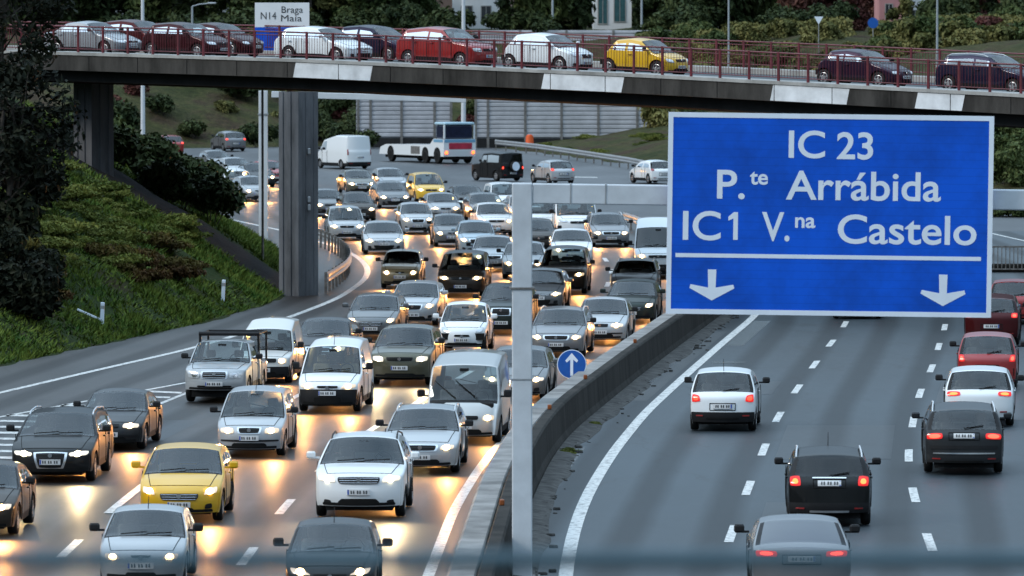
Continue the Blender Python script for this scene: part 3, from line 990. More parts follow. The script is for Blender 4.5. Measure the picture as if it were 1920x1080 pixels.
_beam = {}
def BEAM(kind):
    if kind not in _beam:
        l = bpy.data.lights.new('headlight_beam', 'SPOT')
        l.energy = BEAM_W
        l.color = (1.0, .42, .11) if kind == 'warm' else (1.0, .70, .34)
        l.spot_size = R(150); l.spot_blend = 1.0
        l.shadow_soft_size = .07
        _beam[kind] = l
    return _beam[kind]
BEAM_W = 165.0

def WHEEL(r):
    mb = MB(); n = 28; w = .105
    prof = [(-w + .012, r * .60), (-w, r * .70), (-w + .006, r * .90), (-w + .03, r * .985), (-.02, r), (.02, r), (w - .03, r * .985), (w - .006, r * .90), (w, r * .70), (w - .012, r * .60)]
    vs = []
    for x, rad in prof:
        for i in range(n):
            a = 2 * math.pi * i / n
            vs.append((x, rad * math.cos(a), rad * math.sin(a)))
    fs = [(k * n + i, k * n + (i + 1) % n, (k + 1) * n + (i + 1) % n, (k + 1) * n + i) for k in range(len(prof) - 1) for i in range(n)]
    mb.add(vs, [f[::-1] for f in fs], 0, True)
    return mb

def RIM(r):
    mb = MB(); n = 28
    def ring(x, rad): return [(x, rad * math.cos(2 * math.pi * i / n), rad * math.sin(2 * math.pi * i / n)) for i in range(n)]
    vs = ring(.09, r * .63) + ring(.098, r * .56) + ring(.04, r * .54) + ring(.03, .0001)
    fs = [(k * n + i, k * n + (i + 1) % n, (k + 1) * n + (i + 1) % n, (k + 1) * n + i) for k in range(3) for i in range(n)]
    mb.add(vs, fs[:2 * n])
    mb.add(ring(.035, r * .55), [tuple(range(n))])
    for k in range(5):
        Mx = Matrix.Rotation(2 * math.pi * k / 5, 4, 'X')
        mb.box((.04, -.032, .02), (.094, .032, r * .57), M=Mx)
    mb.tube((.03, 0, 0), (.1, 0, 0), r * .2, n=14)
    return mb

# ------------------------------------------------------------------ the setting: roads
CL = [(100, -1.9), (116, -1.55), (131, -1.24), (145, -.68), (154, -.13), (161, .5), (179, 2.15), (199, 4.1), (216, 5.8), (235, 7.2), (255, 7.8), (275, 7.5), (295, 6.5), (315, 4.8), (335, 2.6), (365, -1.6), (400, -7.5)]
OL = [(150, -18.2), (171.6, -14.2), (184, -12.0), (194, -10.1), (204, -8.8), (216.7, -7.5), (229, -6.4), (245, -5.8), (255, -5.9), (266, -6.5), (278.5, -7.7), (285, -8.8), (300, -11.0), (330, -17.0)]
RL = [(100, .75), (115.9, 1.0), (125.4, 1.24), (135, 1.63), (148, 2.4), (163, 3.5), (181, 5.15), (199, 6.85), (214.8, 8.4), (235, 9.9), (255, 10.6), (275, 10.5), (300, 9.4), (330, 7.0)]
D1 = [(100, 3.35), (115.9, 3.85), (137, 5.23), (160.7, 6.87), (184.8, 9.0), (208.5, 11.2), (235, 13.2), (260, 14.2), (300, 13.2)]
D2 = [(100, 7.5), (122.9, 8.3), (135, 8.76), (147, 9.4), (159, 10.3), (171.6, 11.3), (184, 12.5), (195.8, 13.5), (208.5, 14.6), (235, 16.6), (260, 17.7), (300, 16.8)]
EDGE = [(-26, 140), (-15.2, 184), (-12.85, 196.5), (-10.2, 211), (-8.6, 224.7), (-8.3, 232), (-8.8, 250), (-10.4, 278), (-12.3, 296), (-16, 314), (-24, 330), (-45, 342), (-90, 346)]

def smoothline(pts, step=2.0):
    zs = np.arange(pts[0][0], pts[-1][0] + .01, step)
    xs = np.interp(zs, [p[0] for p in pts], [p[1] for p in pts])
    k = np.array([1, 2, 3, 4, 3, 2, 1.]); k /= k.sum()
    pad = np.concatenate([2 * xs[0] - xs[3:0:-1], xs, 2 * xs[-1] - xs[-2:-5:-1]])
    return zs, np.convolve(pad, k, 'valid')
def curve(pts):
    zs, xs = smoothline(pts)
    return lambda z: float(np.interp(z, zs, xs))
fCL, fOL, fRL, fD1, fD2 = (curve(p) for p in (CL, OL, RL, D1, D2))
fEDGE = lambda z: float(np.interp(z, [p[1] for p in EDGE], [p[0] for p in EDGE]))

def strip(mb, fl, fr, z0, z1, h, step=2.0, mi=0):
    zs = list(np.arange(z0, z1, step)) + [z1]
    vs = [(fl(z), z, h) for z in zs] + [(fr(z), z, h) for z in zs]
    n = len(zs)
    mb.add(vs, [(i, n + i, n + i + 1, i + 1) for i in range(n - 1)], mi)

def lane_uv(o, ref):
    me = o.data; uv = me.uv_layers.new(name='UVMap')
    for l in me.loops:
        v = me.vertices[l.vertex_index].co
        uv.data[l.index].uv = (v.x - ref(v.y), v.y)
def sheet(name, poly, h, mat):
    mb = MB(); mb.add([(x, y, h) for x, y in poly], [tuple(range(len(poly)))])
    o = mb.build(name, mat); return tag(o, kind='structure')

M['ground'] = plain('ground_soil', (.035, .04, .022), .95, var=.4, scale=.3, obj=False, spec=.1)
sheet('ground', [(-2500, -400), (2500, -400), (2500, 4000), (-2500, 4000)], -.02, M['ground'])
sheet('far_road', [(-70, 226), (45, 226), (45, 330), (26, 338), (12, 418), (-1, 488), (-14, 494), (-34, 480), (-90, 470), (-90, 300)], .004, M['road_far'])
mb = MB()
strip(mb, lambda z: max(-40, fEDGE(z) - 1.0) if z > 141 else -40, lambda z: fCL(z) + 1.3, 60, 330, .010)
ro = tag(mb.build('motorway_incoming', M['road_wet']), kind='structure'); lane_uv(ro, fCL)
mb = MB()
strip(mb, lambda z: fCL(z) + 1.3, lambda z: fCL(z) + 20, 60, 300, .009)
ro = tag(mb.build('motorway_outgoing', M['road_damp']), kind='structure'); lane_uv(ro, fD1)
# painted markings, each line a sheet on the asphalt
def line(name, f, z0, z1, w, h=.018):
    mb = MB(); strip(mb, lambda z: f(z) - w / 2, lambda z: f(z) + w / 2, z0, z1, h, 1.5)
    return tag(mb.build(name, M['paint_white']), kind='structure')
line('edge_line_marking', fCL, 100, 262, .22)
line('edge_line_marking', fRL, 100, 250, .27)
line('edge_line_marking', fOL, 150, 330, .24)
P_ = 12.1
def dashes(f, z_start, z1, ln, w, period=P_):
    mb = MB(); z = z_start
    while z < z1:
        strip(mb, lambda q: f(q) - w / 2, lambda q: f(q) + w / 2, z, z + ln, .018, 1.0); z += period
    return tag(mb.build('lane_dash_marking', M['paint_white']), kind='structure')
dashes(fD1, 137 - 36.3 - 2, 290, 4.1, .19)
dashes(fD2, 135 - 24.2 - 2, 290, 4.1, .19)
dashes(lambda z: fCL(z) - 3.65, 129.8 - 24.2, 320, 4.0, .19)
dashes(lambda z: fCL(z) - 7.25, 119.5 - 12.1, 320, 4.0, .19)
line('lane_line_marking', lambda z: fCL(z) - 7.25, 130, 139.5, .2, .023)
# hatched gore between the slip lane and the main lanes
gA0, gA1, gB1 = at(0, 783), at(352, 718), at(352, 737)
gB0 = at(-60, 905)
def fA(z): return gA0.x + (gA1.x - gA0.x) * (z - gA0.y) / (gA1.y - gA0.y)
def fB(z): return gB0.x + (gB1.x - gB0.x) * (z - gB0.y) / (gB1.y - gB0.y)
line('gore_line_marking', fA, 140, gA1.y + 6, .17)
line('gore_line_marking', fB, gB0.y, gB1.y + 2, .15)
mb = MB(); z = 138.0
while z < 172:
    a, b = fA(z) + .15, fB(z) - .15
    if b - a > .5:
        mb.add([(a, z + .5, .018), (b, z - .4, .018), (b, z + .3, .018), (a, z + 1.2, .018)], [(0, 1, 2, 3)])
    z += 2.1
tag(mb.build('gore_hatch_marking', M['paint_white']), kind='structure')
for (px, py, w, hh) in ((905, 320, 40, 3), (1090, 332, 60, 3), (560, 415, 40, 3)):
    a, b = at(px - w / 2, py), at(px + w / 2, py + 1)
    mb = MB(); mb.quad((a.x, a.y - 1.2, .018), (b.x, b.y - 1.2, .018), (b.x, b.y + .6, .018), (a.x, a.y + .6, .018))
    tag(mb.build('far_road_marking', M['paint_white']), kind='structure')

# repaired patches, a drain slot and a wet streak on the outgoing road
M['road_patch'] = wet_asphalt('patched_asphalt', (.010, .014, .018), (.018, .024, .03), .25, .4, .45, .35, .5)
M['road_streak'] = wet_asphalt('wet_streak', (.006, .007, .008), (.012, .014, .016), .12, .25, .45, .9, .4)
def patch_sheet(name, f, a, b, z0, z1, mat, h=.0135):
    mb = MB(); strip(mb, lambda z: f(z) + a, lambda z: f(z) + b, z0, z1, h, 1.0); o = tag(mb.build(name, M[mat]), kind='structure'); lane_uv(o, f)
patch_sheet('asphalt_patch', fD1, .35, 3.1, 146, 158, 'road_patch')
patch_sheet('asphalt_patch', fD1, -2.9, -.6, 171, 177, 'road_patch')
patch_sheet('asphalt_patch', fD2, .5, 3.2, 160, 182, 'road_patch')
patch_sheet('asphalt_patch', fD1, .5, 1.6, 124, 133, 'road_patch')
patch_sheet('asphalt_patch', lambda z: fCL(z) - 11, .3, 2.6, 150, 160, 'road_patch')
patch_sheet('drain_slot', fRL, .35, 1.35, 186.2, 187.2, 'road_streak')
patch_sheet('wet_streak', fRL, .15, .75, 196, 212, 'road_streak')
patch_sheet('wet_streak', fRL, -1.0, -.3, 168, 205, 'road_streak', .0125)
patch_sheet('wet_streak', fRL, -1.3, -.75, 112, 150, 'road_streak', .0125)

# ------------------------------------------------------------------ terrain
def vnoise(x, y, s, seed):
    r = np.random.default_rng(seed); g = r.random((64, 64))
    X, Y = x / s, y / s
    i, j = np.floor(X).astype(int), np.floor(Y).astype(int)
    u, v = X - i, Y - j
    u, v = u * u * (3 - 2 * u), v * v * (3 - 2 * v)
    G = lambda a, b: g[a % 64, b % 64]
    return (G(i, j) * (1 - u) + G(i + 1, j) * u) * (1 - v) + (G(i, j + 1) * (1 - u) + G(i + 1, j + 1) * u) * v - .5

def poly_dist(x, y, pts):
    d = np.full(x.shape, 1e9)
    for (ax, ay), (bx, by) in zip(pts[:-1], pts[1:]):
        vx, vy = bx - ax, by - ay
        t = np.clip(((x - ax) * vx + (y - ay) * vy) / (vx * vx + vy * vy), 0, 1)
        d = np.minimum(d, np.hypot(x - ax - t * vx, y - ay - t * vy))
    return d
def inside(x, y, poly):
    c = np.zeros(x.shape, bool); n = len(poly)
    for k in range(n):
        (ax, ay), (bx, by) = poly[k], poly[(k + 1) % n]
        cond = ((ay > y) != (by > y)) & (x < (bx - ax) * (y - ay) / ((by - ay) or 1e-9) + ax)
        c ^= cond
    return c
HILL = EDGE + [(-140, 346), (-140, 140)]
def hill_h(x, y):
    x, y = np.asarray(x, float), np.asarray(y, float)
    d = np.where(inside(x, y, HILL), poly_dist(x, y, EDGE), 0)
    h = np.minimum(8.7, .58 * np.maximum(0, d - .5) + .10 * np.minimum(d, 1))
    far = np.clip((346 - y) / 40, 0, 1)
    return h + (vnoise(x, y, 2.5, 3) * .5 + vnoise(x, y, .9, 5) * .25) * np.minimum(1, d / 2.5)
TOE = [(-200, 476), (-60, 476), (-34, 483), (-14, 497), (-1.0, 491), (11, 420), (25, 342), (45, 300), (70, 240), (110, 130)]
BERM = TOE + [(300, 130), (300, 1200), (-200, 1200)]
def berm_h(x, y):
    x, y = np.asarray(x, float), np.asarray(y, float)
    d = np.where(inside(x, y, BERM), poly_dist(x, y, TOE), 0)
    g = np.interp(d, [0, 3, 12, 34, 60, 4000], [0, .5, 1.8, 8.4, 9.0, 12])
    g2 = np.interp(d, [0, 2, 22, 60, 4000], [0, .5, 7.9, 9.0, 12])
    k = np.clip((-10 - x) / 8, 0, 1)
    return g * (1 - k) + g2 * k + (vnoise(x, y, 6, 8) * .9 + vnoise(x, y, 2.2, 9) * .4) * np.minimum(1, d / 4)
def terrain(name, fn, x0, x1, y0, y1, sx, sy, mat, base=-.05):
    xs, ys = np.arange(x0, x1 + .1, sx), np.arange(y0, y1 + .1, sy)
    X, Y = np.meshgrid(xs, ys)
    Zv = fn(X, Y); Zv = np.where(Zv <= .001, base, Zv)
    v = np.stack([X, Y, Zv], -1).reshape(-1, 3)
    n, m = len(ys), len(xs)
    mb = MB()
    fs = [(j * m + i, j * m + i + 1, (j + 1) * m + i + 1, (j + 1) * m + i) for j in range(n - 1) for i in range(m - 1)
          if max(Zv[j, i], Zv[j, i + 1], Zv[j + 1, i], Zv[j + 1, i + 1]) > 0]
    mb.add(v.tolist(), fs, 0, True)
    return tag(mb.build(name, mat), kind='structure')
terrain('embankment_hill', hill_h, -60, -6, 138, 350, .5, .8, M['verge'])
terrain('far_hill', berm_h, -110, 110, 236, 620, 2.0, 2.0, M['berm'])

# ------------------------------------------------------------------ overpass
BU = Vector((.788, -.615, 0)); BN = Vector((.615, .788, 0))
def bz(X): return 233 - (X + 8) * (.615 / .788)
def bh(X): return float(np.interp(X, [-60, -40, -30, -17.8, -8, 4.6, 17.6, 30, 45], [9.3, 9.28, 9.2, 9.03, 8.80, 8.33, 7.74, 7.1, 6.3]))
def bp(X, n, dz):
    """Point of the bridge: X of its foot on the near edge, n metres behind that edge, dz above the deck edge."""
    return Vector((X + BN.x * n, bz(X) + BN.y * n, bh(X) + dz))
XS = list(np.arange(-42, 40.1, 1.0))
bridge = empty('road_bridge', (-8, 233, 0))
tag(bridge, 'dark concrete road bridge crossing over the motorway, carrying queueing cars', 'bridge', kind='thing')
def sweep(name, prof, mat, closed=True, xs=XS, mats=None):
    mb = MB(); n = len(prof)
    vs = [bp(X, a, b) for X in xs for a, b in prof]
    vs = [tuple(p - Vector((-8, 233, 0))) for p in vs]
    fs = []
    for k in range(len(xs) - 1):
        for i in range(n if closed else n - 1):
            j = (i + 1) % n
            fs.append((k * n + i, k * n + j, (k + 1) * n + j, (k + 1) * n + i))
    if closed: fs += [tuple(range(n - 1, -1, -1)), tuple((len(xs) - 1) * n + i for i in range(n))]
    mb.add(vs, fs)
    return mb.build(name, mat, bridge)
sweep('deck', [(.08, -.66), (.08, -.17), (12.4, -.17), (12.4, -.66)], M['road_damp'])
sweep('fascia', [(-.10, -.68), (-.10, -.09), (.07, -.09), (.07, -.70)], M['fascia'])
sweep('edge_kerb', [(-.14, -.087), (-.14, .03), (1.3, .03), (1.3, -.087)], M['concrete_pale'])
sweep('far_kerb', [(11.2, -.165), (11.2, .03), (12.5, .03), (12.5, -.60), (12.405, -.60), (12.405, -.165)], M['concrete_pale'])
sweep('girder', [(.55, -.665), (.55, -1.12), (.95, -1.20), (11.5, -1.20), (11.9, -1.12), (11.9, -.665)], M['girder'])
def edge_x(px):
    lo, hi = -40.0, 38.0
    for _ in range(50):
        m = (lo + hi) / 2
        p = m / bz(m) * FPX + 960
        if p < px: lo = m
        else: hi = m
    return m
for a, b in ((553, 697), (1018, 1168), (1447, 1590), (1718, 1806)):
    xa, xb = edge_x(a), edge_x(b)
    sl = .35
    mb = MB(); xs = np.linspace(xa, xb, 8)
    vs = []
    for k, X in enumerate(xs):
        t = k / 7
        vs += [bp(X + sl * .3, -.104, -.10), bp(X - sl * .3 * 0, -.104, -.665)]
    vs = [tuple(p - Vector((-8, 233, 0))) for p in vs]
    mb.add(vs, [(2 * k, 2 * k + 1, 2 * k + 3, 2 * k + 2) for k in range(7)])
    mb.build('painted_panel', M['fascia_white'], bridge)
for k, X in enumerate(np.arange(-34, 34, 1.97)):
    p = bp(X, -.107, -.38) - Vector((-8, 233, 0))
    mb = MB(); mb.box((-.012, -.004, -.285), (.012, .004, .285), M=Matrix.Translation(p) @ Matrix.Rotation(math.atan2(BU.y, BU.x), 4, 'Z'))
    mb.build('fascia_joint', M['underbody'], bridge)
def pier(corner, wid, dep, z0, z1, name='pier'):
    """Rectangular pier with fluted faces; corner is its near right corner."""
    mb = MB()
    pts = []
    c = Vector((corner[0], corner[1], 0))
    def run(p0, d, n_out, length, k):
        out = []
        m = 2 * k + 1
        for i in range(m):
            a, b = length * i / m, length * (i + 1) / m
            off = -.05 if i % 2 else 0
            out += [p0 + d * a + n_out * off, p0 + d * b + n_out * off]
        return out
    ring = run(c - BU * wid, BU, -BN, wid, 2) + run(c, BN, BU, dep, 2) + run(c + BN * dep, -BU, BN, wid, 2) + run(c + BN * dep - BU * wid, -BN, -BU, dep, 2)
    n = len(ring); o = Vector((-8, 233, 0))
    vs = [tuple(Vector((p.x, p.y, z0)) - o) for p in ring] + [tuple(Vector((p.x, p.y, z1)) - o) for p in ring]
    mb.add(vs, [(i, (i + 1) % n, n + (i + 1) % n, n + i) for i in range(n)])
    mb.build(name, M['pier'], bridge)
pier((-7.95, 230.6), .95, 1.15, -.1, 7.62)
p = on_depth(172, 300, 243.5)
pier((p.x, p.y), .95, 1.3, 3.2, 7.85)
for z in (3.3, 3.6, 5.4):
    mb = MB(); q = Vector((-7.9 + .34, 230.6 + .35, z - 0)) - Vector((-8, 233, 0))
    mb.box((q.x - .06, q.y - .05, q.z - .1), (q.x + .06, q.y + .05, q.z + .12), bev=.02)
    mb.build('junction_box', M['galv'], bridge)

# railings on both edges
def railing(n_off, label, x0=-33, x1=36, post=1.28):
    root = empty('bridge_railing', bp(x0, n_off, .03))
    tag(root, label, 'railing')
    o = root.location
    dx = post * BU.x
    X = x0; k = 0
    top = MB(); low = MB(); mid = MB()
    xs = list(np.arange(x0, x1, dx))
    for a, b in zip(xs[:-1], xs[1:]):
        pa, pb = bp(a, n_off, 0) - o, bp(b, n_off, 0) - o
        top.box((0, 0, 0), (1, 1, 1)) if False else None
        for z, r, m in ((1.02, .032, top), (.90, .018, low), (.16, .018, mid)):
            m.tube(pa + Vector((0, 0, z)), pb + Vector((0, 0, z)), r, n=6)
    top.build('top_rail', M['red_rail'], root); low.build('upper_rail', M['red_rail'], root); mid.build('lower_rail', M['red_rail'], root)
    for a in xs:
        p = bp(a, n_off, 0) - o
        mb = MB()
        mb.box((-.05, -.035, -.02), (.05, .035, 1.06), M=Matrix.Translation(p) @ Matrix.Rotation(math.atan2(BU.y, BU.x), 4, 'Z'), bev=.012)
        mb.box((-.09, -.07, -.02), (.09, .07, .03), M=Matrix.Translation(p) @ Matrix.Rotation(math.atan2(BU.y, BU.x), 4, 'Z'))
        mb.build('post', M['red_rail'], root)
    for a, b in zip(xs[:-1], xs[1:]):
        mb = MB()
        for i in range(1, 10):
            t = i / 10
            p = bp(a + (b - a) * t, n_off, 0) - o
            mb.tube(p + Vector((0, 0, .16)), p + Vector((0, 0, .90)), .011, n=4, caps=False)
        mb.build('baluster_panel', M['red_rail'], root)
railing(.12, 'dark red metal railing along the near edge of the bridge, in front of the cars')
railing(12.2, 'dark red metal railing along the far edge of the bridge, behind the cars')

# ------------------------------------------------------------------ median barrier
BAR_Z = list(np.arange(104, 262, 2.0))
def median():
    root = empty('median_barrier', (fCL(150) + 1.4, 150, 0))
    tag(root, 'long curved concrete barrier with a stained face coloured dark as in shade between the two carriageways', 'barrier', kind='thing')
    o = root.location
    def sw(name, prof, mat):
        mb = MB(); n = len(prof); vs = []
        for z in BAR_Z:
            j = .04 * math.sin(z * .7) * 0
            for a, b in prof: vs.append(tuple(Vector((fCL(z) + a, z, b)) - o))
        fs = [(k * n + i, k * n + (i + 1) % n, (k + 1) * n + (i + 1) % n, (k + 1) * n + i) for k in range(len(BAR_Z) - 1) for i in range(n)]
        fs += [tuple(range(n - 1, -1, -1)), tuple((len(BAR_Z) - 1) * n + i for i in range(n))]
        mb.add(vs, fs); return mb.build(name, mat, root)
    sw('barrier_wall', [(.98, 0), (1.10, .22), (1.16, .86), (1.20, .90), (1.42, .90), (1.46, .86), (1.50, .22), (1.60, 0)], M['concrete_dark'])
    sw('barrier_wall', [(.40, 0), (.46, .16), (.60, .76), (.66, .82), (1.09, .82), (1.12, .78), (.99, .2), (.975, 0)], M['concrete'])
    for z in (121, 139, 150.5, 163, 181, 203):
        mb = MB(); x = fCL(z)
        mb.box((x + 1.2 - o.x, z - .06 - o.y, .9), (x + 1.3 - o.x, z + .06 - o.y, 1.02), bev=.02)
        mb.build('reflector', M['reflector'] if z != 203 else M['black'], root)
median()
# rubble and weeds gathered at the barrier's foot
mb = MB(); r2 = random.Random(5)
for k in range(700):
    z = r2.uniform(108, 235); x = fCL(z) + 1.6 + abs(r2.gauss(0, .28))
    s = r2.uniform(.015, .07)
    mb.box((-s, -s * 1.2, -.02), (s, s * 1.2, s * r2.uniform(.5, 1.1)), M=Matrix.Translation((x, z, .012)) @ Matrix.Rotation(r2.uniform(0, 6), 4, 'Z'), bev=s * .3)
tag(mb.build('rubble', M['rubble']), 'grey rubble and grit gathered along the foot of the median barrier', 'rubble', kind='stuff')
mb = MB(); zz = list(np.arange(106, 240, 1.0))
vs = []
for z in zz:
    j = float(vnoise(np.array([z]), np.array([0.0]), 3, 4)[0]) * .3
    vs += [(fCL(z) + 1.6, z, .10), (fCL(z) + 1.92 + j, z, .06), (fCL(z) + 2.05 + j, z, .012)]
mb.add(vs, [(3 * k + i, 3 * k + i + 1, 3 * k + i + 4, 3 * k + i + 3) for k in range(len(zz) - 1) for i in (0, 1)], 0, True)
tag(mb.build('kerb_strip', M['rubble']), kind='structure')

# ------------------------------------------------------------------ guard rails
def guard_rail(pts, label, post_gap=4.0, h=.72):
    root = empty('guard_rail', (*pts[0], 0)); tag(root, label, 'guard rail')
    o = Vector((*pts[0], 0))
    mb = MB(); P = [Vector((x, y, 0)) for x, y in pts]
    prof = [(0, .28), (.05, .20), (.05, .12), (0, .06), (.05, 0), (.05, -.05), (0, -.1)]
    n = len(prof); vs = []
    for k, p in enumerate(P):
        d = (P[min(k + 1, len(P) - 1)] - P[max(k - 1, 0)]).normalized(); s = Vector((d.y, -d.x, 0))
        for a, b in prof: vs.append(tuple(p + s * (a + .06) + Vector((0, 0, h - .2 + b)) - o))
    for k, p in enumerate(P):
        d = (P[min(k + 1, len(P) - 1)] - P[max(k - 1, 0)]).normalized(); s = Vector((d.y, -d.x, 0))
        for a, b in prof: vs.append(tuple(p + s * (a + .05) + Vector((0, 0, h - .2 + b)) - o))
    m = len(P) * n
    mb.add(vs, [(k * n + i, k * n + i + 1, (k + 1) * n + i + 1, (k + 1) * n + i) for k in range(len(P) - 1) for i in range(n - 1)] +
               [(m + k * n + i + 1, m + k * n + i, m + (k + 1) * n + i, m + (k + 1) * n + i + 1) for k in range(len(P) - 1) for i in range(n - 1)])
    mb.build('rail_beam', M['galv'], root)
    acc = 0
    for a, b in zip(P[:-1], P[1:]):
        L = (b - a).length
        while acc < L:
            p = a + (b - a) * (acc / L) - o
            mb = MB(); mb.box((-.05, -.06, -.05), (.05, .06, h + .1), M=Matrix.Translation(p), bev=.012)
            mb.build('post', M['galv_dark'], root)
            acc += post_gap
        acc -= L
def pxs(l): return [(at(x, y).x, at(x, y).y) for x, y in l]
guard_rail([(fOL(z) - .75, z) for z in np.arange(233, 285, 3)], 'weathered steel guard rail curving beside the bridge pier', 2.0)
guard_rail(pxs([(930, 281), (1010, 290), (1100, 304), (1180, 317), (1250, 332)]), 'long grey guard rail at the foot of the grass below the noise wall')
guard_rail(pxs([(1172, 428), (1200, 438), (1235, 450), (1290, 470)]), 'short rusty guard rail beside the white van near the sign', 3.0)

# ------------------------------------------------------------------ lettering
def text_mesh(s, x0, x1, zb_, cap, depth=.006, bold=.0):
    """Mesh of the words s, fitted between x0 and x1, its capitals cap high on the baseline zb_ (local XZ plane, facing -Y)."""
    def raw(body):
        cu = bpy.data.curves.new('t', 'FONT'); cu.body = body; cu.size = 1; cu.resolution_u = 6
        cu.offset = bold
        ob = bpy.data.objects.new('t', cu); col.objects.link(ob)
        dg = bpy.context.evaluated_depsgraph_get(); dg.update()
        me = bpy.data.meshes.new_from_object(ob.evaluated_get(dg))
        bpy.data.objects.remove(ob); bpy.data.curves.remove(cu)
        return me
    ref = raw('H'); ch = max(v.co.y for v in ref.vertices); bpy.data.meshes.remove(ref)
    me = raw(s)
    a, b = min(v.co.x for v in me.vertices), max(v.co.x for v in me.vertices)
    for v in me.vertices:
        x, y = v.co.x, v.co.y
        v.co = (x0 + (x - a) / (b - a) * (x1 - x0), -depth, zb_ + y / ch * cap)
    me.update()
    return me
def lettering(s, x0, x1, zb_, cap, mat, parent, y, bold=.012):
    me = text_mesh(s, x0, x1, zb_, cap, 0, bold)
    # give the cut-out letters their sheet thickness
    import bmesh
    bm = bmesh.new(); bm.from_mesh(me)
    r = bmesh.ops.extrude_face_region(bm, geom=bm.faces[:])
    bmesh.ops.translate(bm, verts=[e for e in r['geom'] if isinstance(e, bmesh.types.BMVert)], vec=(0, .003, 0))
    for f in bm.faces: f.smooth = False
    bmesh.ops.recalc_face_normals(bm, faces=bm.faces[:])
    bm.to_mesh(me); bm.free()
    me.materials.clear(); me.materials.append(mat)
    me.name = 'lettering'
    o = bpy.data.objects.new('lettering', me); o.location = (0, y, 0)
    return link(o, parent)

# ------------------------------------------------------------------ overhead sign and its gantry
GZ = 115.0
gp = on_depth(979, 360, GZ)
gan = empty('sign_gantry', (gp.x, GZ, 0))
tag(gan, 'pale grey square steel gantry post with a long crossbeam carrying the blue sign', 'gantry')
top_h = on_depth(979, 343, GZ).z
beam_z = top_h - .19
mb = MB(); mb.box((-.188, -.188, .02), (.188, .188, top_h), bev=.02)
mb.build('post', M['grey_steel'], gan)
mb = MB(); mb.box((-.34, -.34, .012), (.34, .34, .06), bev=.01)
for x in (-.27, .27):
    for y in (-.27, .27): mb.tube((x, y, .06), (x, y, .13), .025, n=6)
mb.build('base_plate', M['galv_dark'], gan)
mb = MB()
tilt = R(.75)
mb.box((.19, -.17, -.19), (21.5, .17, .185), M=Matrix.Translation((0, 0, beam_z)) @ Matrix.Rotation(tilt, 4, 'Y'), bev=.02)
bm_o = mb.build('crossbeam', M['grey_steel'], gan)
mb = MB()
for x in (.9, 1.55):
    mb.box((x - .012, -.178, -.2), (x + .012, .178, .195), M=Matrix.Translation((0, 0, beam_z)) @ Matrix.Rotation(tilt, 4, 'Y'))
mb.build('beam_joint', M['galv'], bm_o)
mb = MB()
zt = on_depth(979, 540, GZ).z
mb.box((-.235, -.205, zt - .02), (.235, .205, zt + .02))
mb.build('strap', M['galv_dark'], gan)
mb = MB(); mb.box((21.3, -.188, .02), (21.68, .188, beam_z), bev=.02); mb.build('post', M['grey_steel'], gan)
mb = MB(); mb.box((-.20, -.196, 3.72), (.20, .196, 3.745)); mb.build('weld_seam', M['galv'], gan)

SZ = 114.6
sc_ = on_depth(1556, 403, SZ)
S_ = FPX / (SZ / math.cos(PITCH)) * .999
sg = empty('motorway_sign', sc_)
sg.rotation_euler = (0, R(.75), 0)
tag(sg, 'large blue motorway direction sign with white lettering hung from the gantry beam', 'road sign')
W2, H2 = 303.5 / S_, 187.5 / S_
def L(px, py): return ((px - 1556) / S_, (403 - py) / S_)
mb = MB(); mb.box((-W2, -.02, -H2), (W2, .02, H2)); mb.build('panel', M['sign_blue'], sg)
mb = MB(); bt = 8 / S_
for a, b in (((-W2 - .01, -.028, H2 - bt), (W2 + .01, .024, H2 + .012)), ((-W2 - .01, -.028, -H2 - .012), (W2 + .01, .024, -H2 + bt)),
             ((-W2 - .01, -.028, -H2 + bt), (-W2 + bt, .024, H2 - bt)), ((W2 - bt, -.028, -H2 + bt), (W2 + .01, .024, H2 - bt))):
    mb.box(a, b)
mb.build('border', M['sign_white'], sg)
mb = MB()
for x in (-2.2, 0, 2.2):
    mb.box((x - .05, .025, -H2 + .2), (x + .05, .11, H2 - .2))
mb.build('rear_bracket', M['galv'], sg)
def word(s, x0, x1, yb, cap, bold=.014):
    lettering(s, L(x0, 0)[0], L(x1, 0)[0], L(0, yb)[1], cap / S_, M['sign_white'], sg, -.0245, bold)
word('IC', 1477, 1545, 296, 50); word('23', 1567, 1635, 297, 49, .018)
word('P.', 1344, 1396, 374, 53); word('te', 1405, 1439, 347, 28, .02); word('Arrábida', 1473, 1763, 374, 53)
word('IC', 1281, 1352, 452, 53)
mb = MB(); k_ = [(1376, 400), (1384, 400), (1384, 452), (1375.5, 452), (1375.5, 412), (1366, 416), (1366, 409)]
f_ = [(L(*q)[0], -.0245, L(*q)[1]) for q in k_]; g_ = [(x, -.021, z) for x, _, z in f_]; n_ = len(f_)
mb.add(f_ + g_, [(0, 4, 3, 2, 1), (0, 6, 5, 4)] + [(i, (i + 1) % n_, (i + 1) % n_ + n_, i + n_) for i in range(n_)])
mb.build('lettering', M['sign_white'], sg); word('V.', 1429, 1481, 452, 53); word('na', 1491, 1529, 427, 28, .02); word('Castelo', 1571, 1831, 455, 53)
mb = MB(); a, b = L(1268, 478), L(1840, 485.5)
mb.box((a[0], -.0245, b[1]), (b[0], -.021, a[1])); mb.build('divider_line', M['sign_white'], sg)
